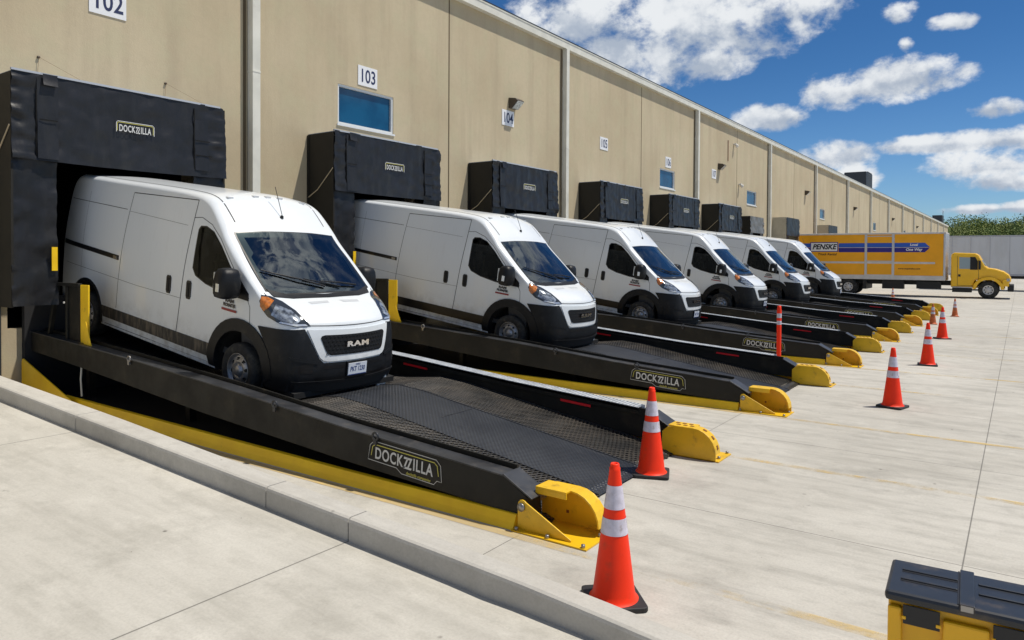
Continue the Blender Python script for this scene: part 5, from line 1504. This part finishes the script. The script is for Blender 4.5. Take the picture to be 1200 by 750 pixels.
wn = MB().use('truck_glass'); wn.prism([(9.15, 1.75), (9.15, 2.45), (9.92, 2.42), (10.02, 2.2), (10.05, 1.75)], .112, .118)
wn.use('truck_black').prism([(9.70, 1.70), (9.70, 2.46), (9.95, 2.46), (10.08, 2.2), (10.08, 1.70)], .106, .111)
wn.use('truck_glass').prism([(9.99, 2.60), (10.02, 2.62), (10.47, 1.96), (10.44, 1.90)], .3, Wt - .3)
wn.build('window', co)
dl = MB().use('joint_and_shadow')
for (x0, x1, z0, z1) in ((9.05, 9.07, .75, 2.5), (10.12, 10.14, 1.1, 2.3), (9.05, 10.13, .75, .77)): dl.box(x0, x1, .113, .1195, z0, z1)
dl.use('truck_black').box(9.10, 9.22, .10, .119, 1.28, 1.42)
dl.build('door', co)
MB().use('truck_black').box(10.12, 10.24, -.22, -.02, 1.72, 2.25).tube([(10.15, .12, 1.8), (10.18, -.1, 1.8)], .02, 6).tube([(10.15, .12, 2.2), (10.18, -.1, 2.2)], .02, 6).build('mirror', co, bevel=.02)
MB().use('lens_clear').box(11.50, 11.66, .0, .022, 1.05, 1.22).build('headlight', co, bevel=.02)
MB().use('truck_black').box(11.55, 11.85, .05, Wt - .05, .45, .85).build('bumper', tr, bevel=.04)
MB().use('truck_black').box(8.80, 9.80, .05, .40, .35, .62).use('alloy').box(8.80, 9.85, .03, .30, .62, .68).build('step', tr, bevel=.02)
MB().use('truck_black').box(.1, 11.4, .75, .95, .72, 1.0).box(.1, 11.4, Wt - .95, Wt - .75, .72, 1.0).box(5.0, 6.2, .15, .7, .45, .98).box(3.9, 4.1, .1, Wt - .1, .4, 1.0).box(6.9, 8.2, .15, .6, .5, .95).build('chassis', tr)
def truck_wheel(x, y, s, R=.52):
    w = MB().use('tyre_rubber'); Mx = Matrix.Translation((x, 0, R))
    w.lathe([(.28, y), (.33, y - s * .0), (.48, y - s * .0), (R, y + s * .05), (R, y + s * .25), (.45, y + s * .29), (.28, y + s * .29)], 32, 'y', Mx)
    w.use('truck_white').lathe([(.285, y + s * .01), (.27, y + s * .0), (.24, y + s * .06), (.16, y + s * .09), (.13, y + s * .03), (.10, y + s * .0), (.001, y)], 32, 'y', Mx)
    w.use('wheel_hole')
    for k in range(8):
        a = 2 * pi * k / 8; w.tube([(x + .20 * cos(a), y + s * .07, R + .20 * sin(a)), (x + .20 * cos(a), y + s * .062, R + .20 * sin(a))], .03, 8)
    w.build('wheel', tr)
for x in (3.05, 10.62):
    truck_wheel(x, .03, 1); truck_wheel(x, Wt - .03, -1)
truck_wheel(3.05, .36, 1)

# ------------------------------------------------------------------ white semi trailers behind
def trailer(x0, y, L, lab):
    t = empty('semi_trailer', (x0, y, 0), lab, 'semi trailer')
    b = MB().use('trailer_white').box(0, L, 0, 2.6, 1.18, 4.12); bo = b.build('cargo_box', t, bevel=.03)
    s = MB().use('pale_cap')
    s.box(0, L, -.02, -.002, 4.02, 4.14).box(0, L, -.02, -.002, 1.12, 1.26)
    x = .6
    while x < L: s.box(x, x + .035, -.012, -.002, 1.26, 4.02); x += 1.22
    s.build('rail', bo)
    MB().use('truck_black').box(.5, L - .5, .6, 2.0, .9, 1.15).box(L * .7, L * .72, .3, .42, .05, 1.0).box(L * .7, L * .72, 2.1, 2.22, .05, 1.0).build('chassis', t)
    for k, x in enumerate((1.4, 2.7)):
        for yy, sg in ((.05, 1), (2.55, -1)):
            w = MB().use('tyre_rubber'); w.lathe([(.25, yy), (.5, yy), (.5, yy + sg * .5), (.25, yy + sg * .5)], 24, 'y', Matrix.Translation((x, 0, .5)))
            w.use('truck_white').lathe([(.25, yy + sg * .02), (.001, yy + sg * .06)], 20, 'y', Matrix.Translation((x, 0, .5))); w.build('wheel', t)
trailer(7.2, 55.0, 16.2, 'long white semi trailer parked broadside behind the yellow truck')

# ------------------------------------------------------------------ wooded hill
random.seed(11)
hl = MB().use('hill_grass'); rows = []
def hill_z(x, y):
    t = max(0.0, (y - 215) / 110.0); t = min(1, t)
    return 9.0 * (t * t * (3 - 2 * t)) * (1 + .12 * noise.noise(Vector((x * .02, y * .02, 0)))) - .3
for i in range(22):
    y = 205 + i * 12; rows.append([(-160 + j * 16, y, hill_z(-160 + j * 16, y)) for j in range(36)])
hl.grid(rows, smooth=True, flip=True)
struct(hl, 'hill')
wd = MB()
def crown(cx, cy, cz, R, H, m_, n):
    wd.use(m_)
    lob = [(Vector((random.uniform(-.5, .5) * R, random.uniform(-.5, .5) * R, random.uniform(-.35, .5) * H)), random.uniform(.35, .6)) for _ in range(7)]
    for _ in range(n):
        c_, r_ = random.choice(lob)
        a = Vector((random.gauss(0, 1), random.gauss(0, 1), random.gauss(0, 1))).normalized() * (random.uniform(.7, 1.0))
        p = Vector((cx, cy, cz)) + c_ + Vector((a.x * R * r_, a.y * R * r_, a.z * H * r_))
        s_ = random.uniform(.10, .26); u_ = Vector((random.gauss(0, 1), random.gauss(0, 1), random.gauss(0, 1))).normalized(); v_ = u_.orthogonal().normalized()
        w_ = (u_ + a * .8).normalized().cross(v_).normalized()
        wd.add([p - v_ * s_ - w_ * s_ * .6, p + v_ * s_ - w_ * s_ * .5, p + v_ * s_ * .7 + w_ * s_, p - v_ * s_ * .8 + w_ * s_ * .7], [(0, 1, 2, 3)])
cnt = 0
for k in range(430):
    y = random.uniform(222, 335); x = random.uniform(-40, 34) + (y - 280) * -.08
    dist = (y + 9.9)
    R = random.uniform(3.0, 5.2); H = R * random.uniform(1.0, 1.4); z = hill_z(x, y)
    m_ = 'leaf_olive' if noise.noise(Vector((x * .06, y * .06, 3))) + random.uniform(-.3, .3) > .0 else 'leaf_green'
    crown(x, y, z + H * .8 + 1.0, R, H, m_, 380)
    wd.use('bark').tube([(x, y, z - .3), (x + .1, y, z + H * .8)], [.3, .15], 5, caps=False)
wd.build('wood', None, kind='stuff', label='dense green wood covering the hill behind the trailer', category='wood')
# drifting debris on the pavement: a few dry leaves and stones
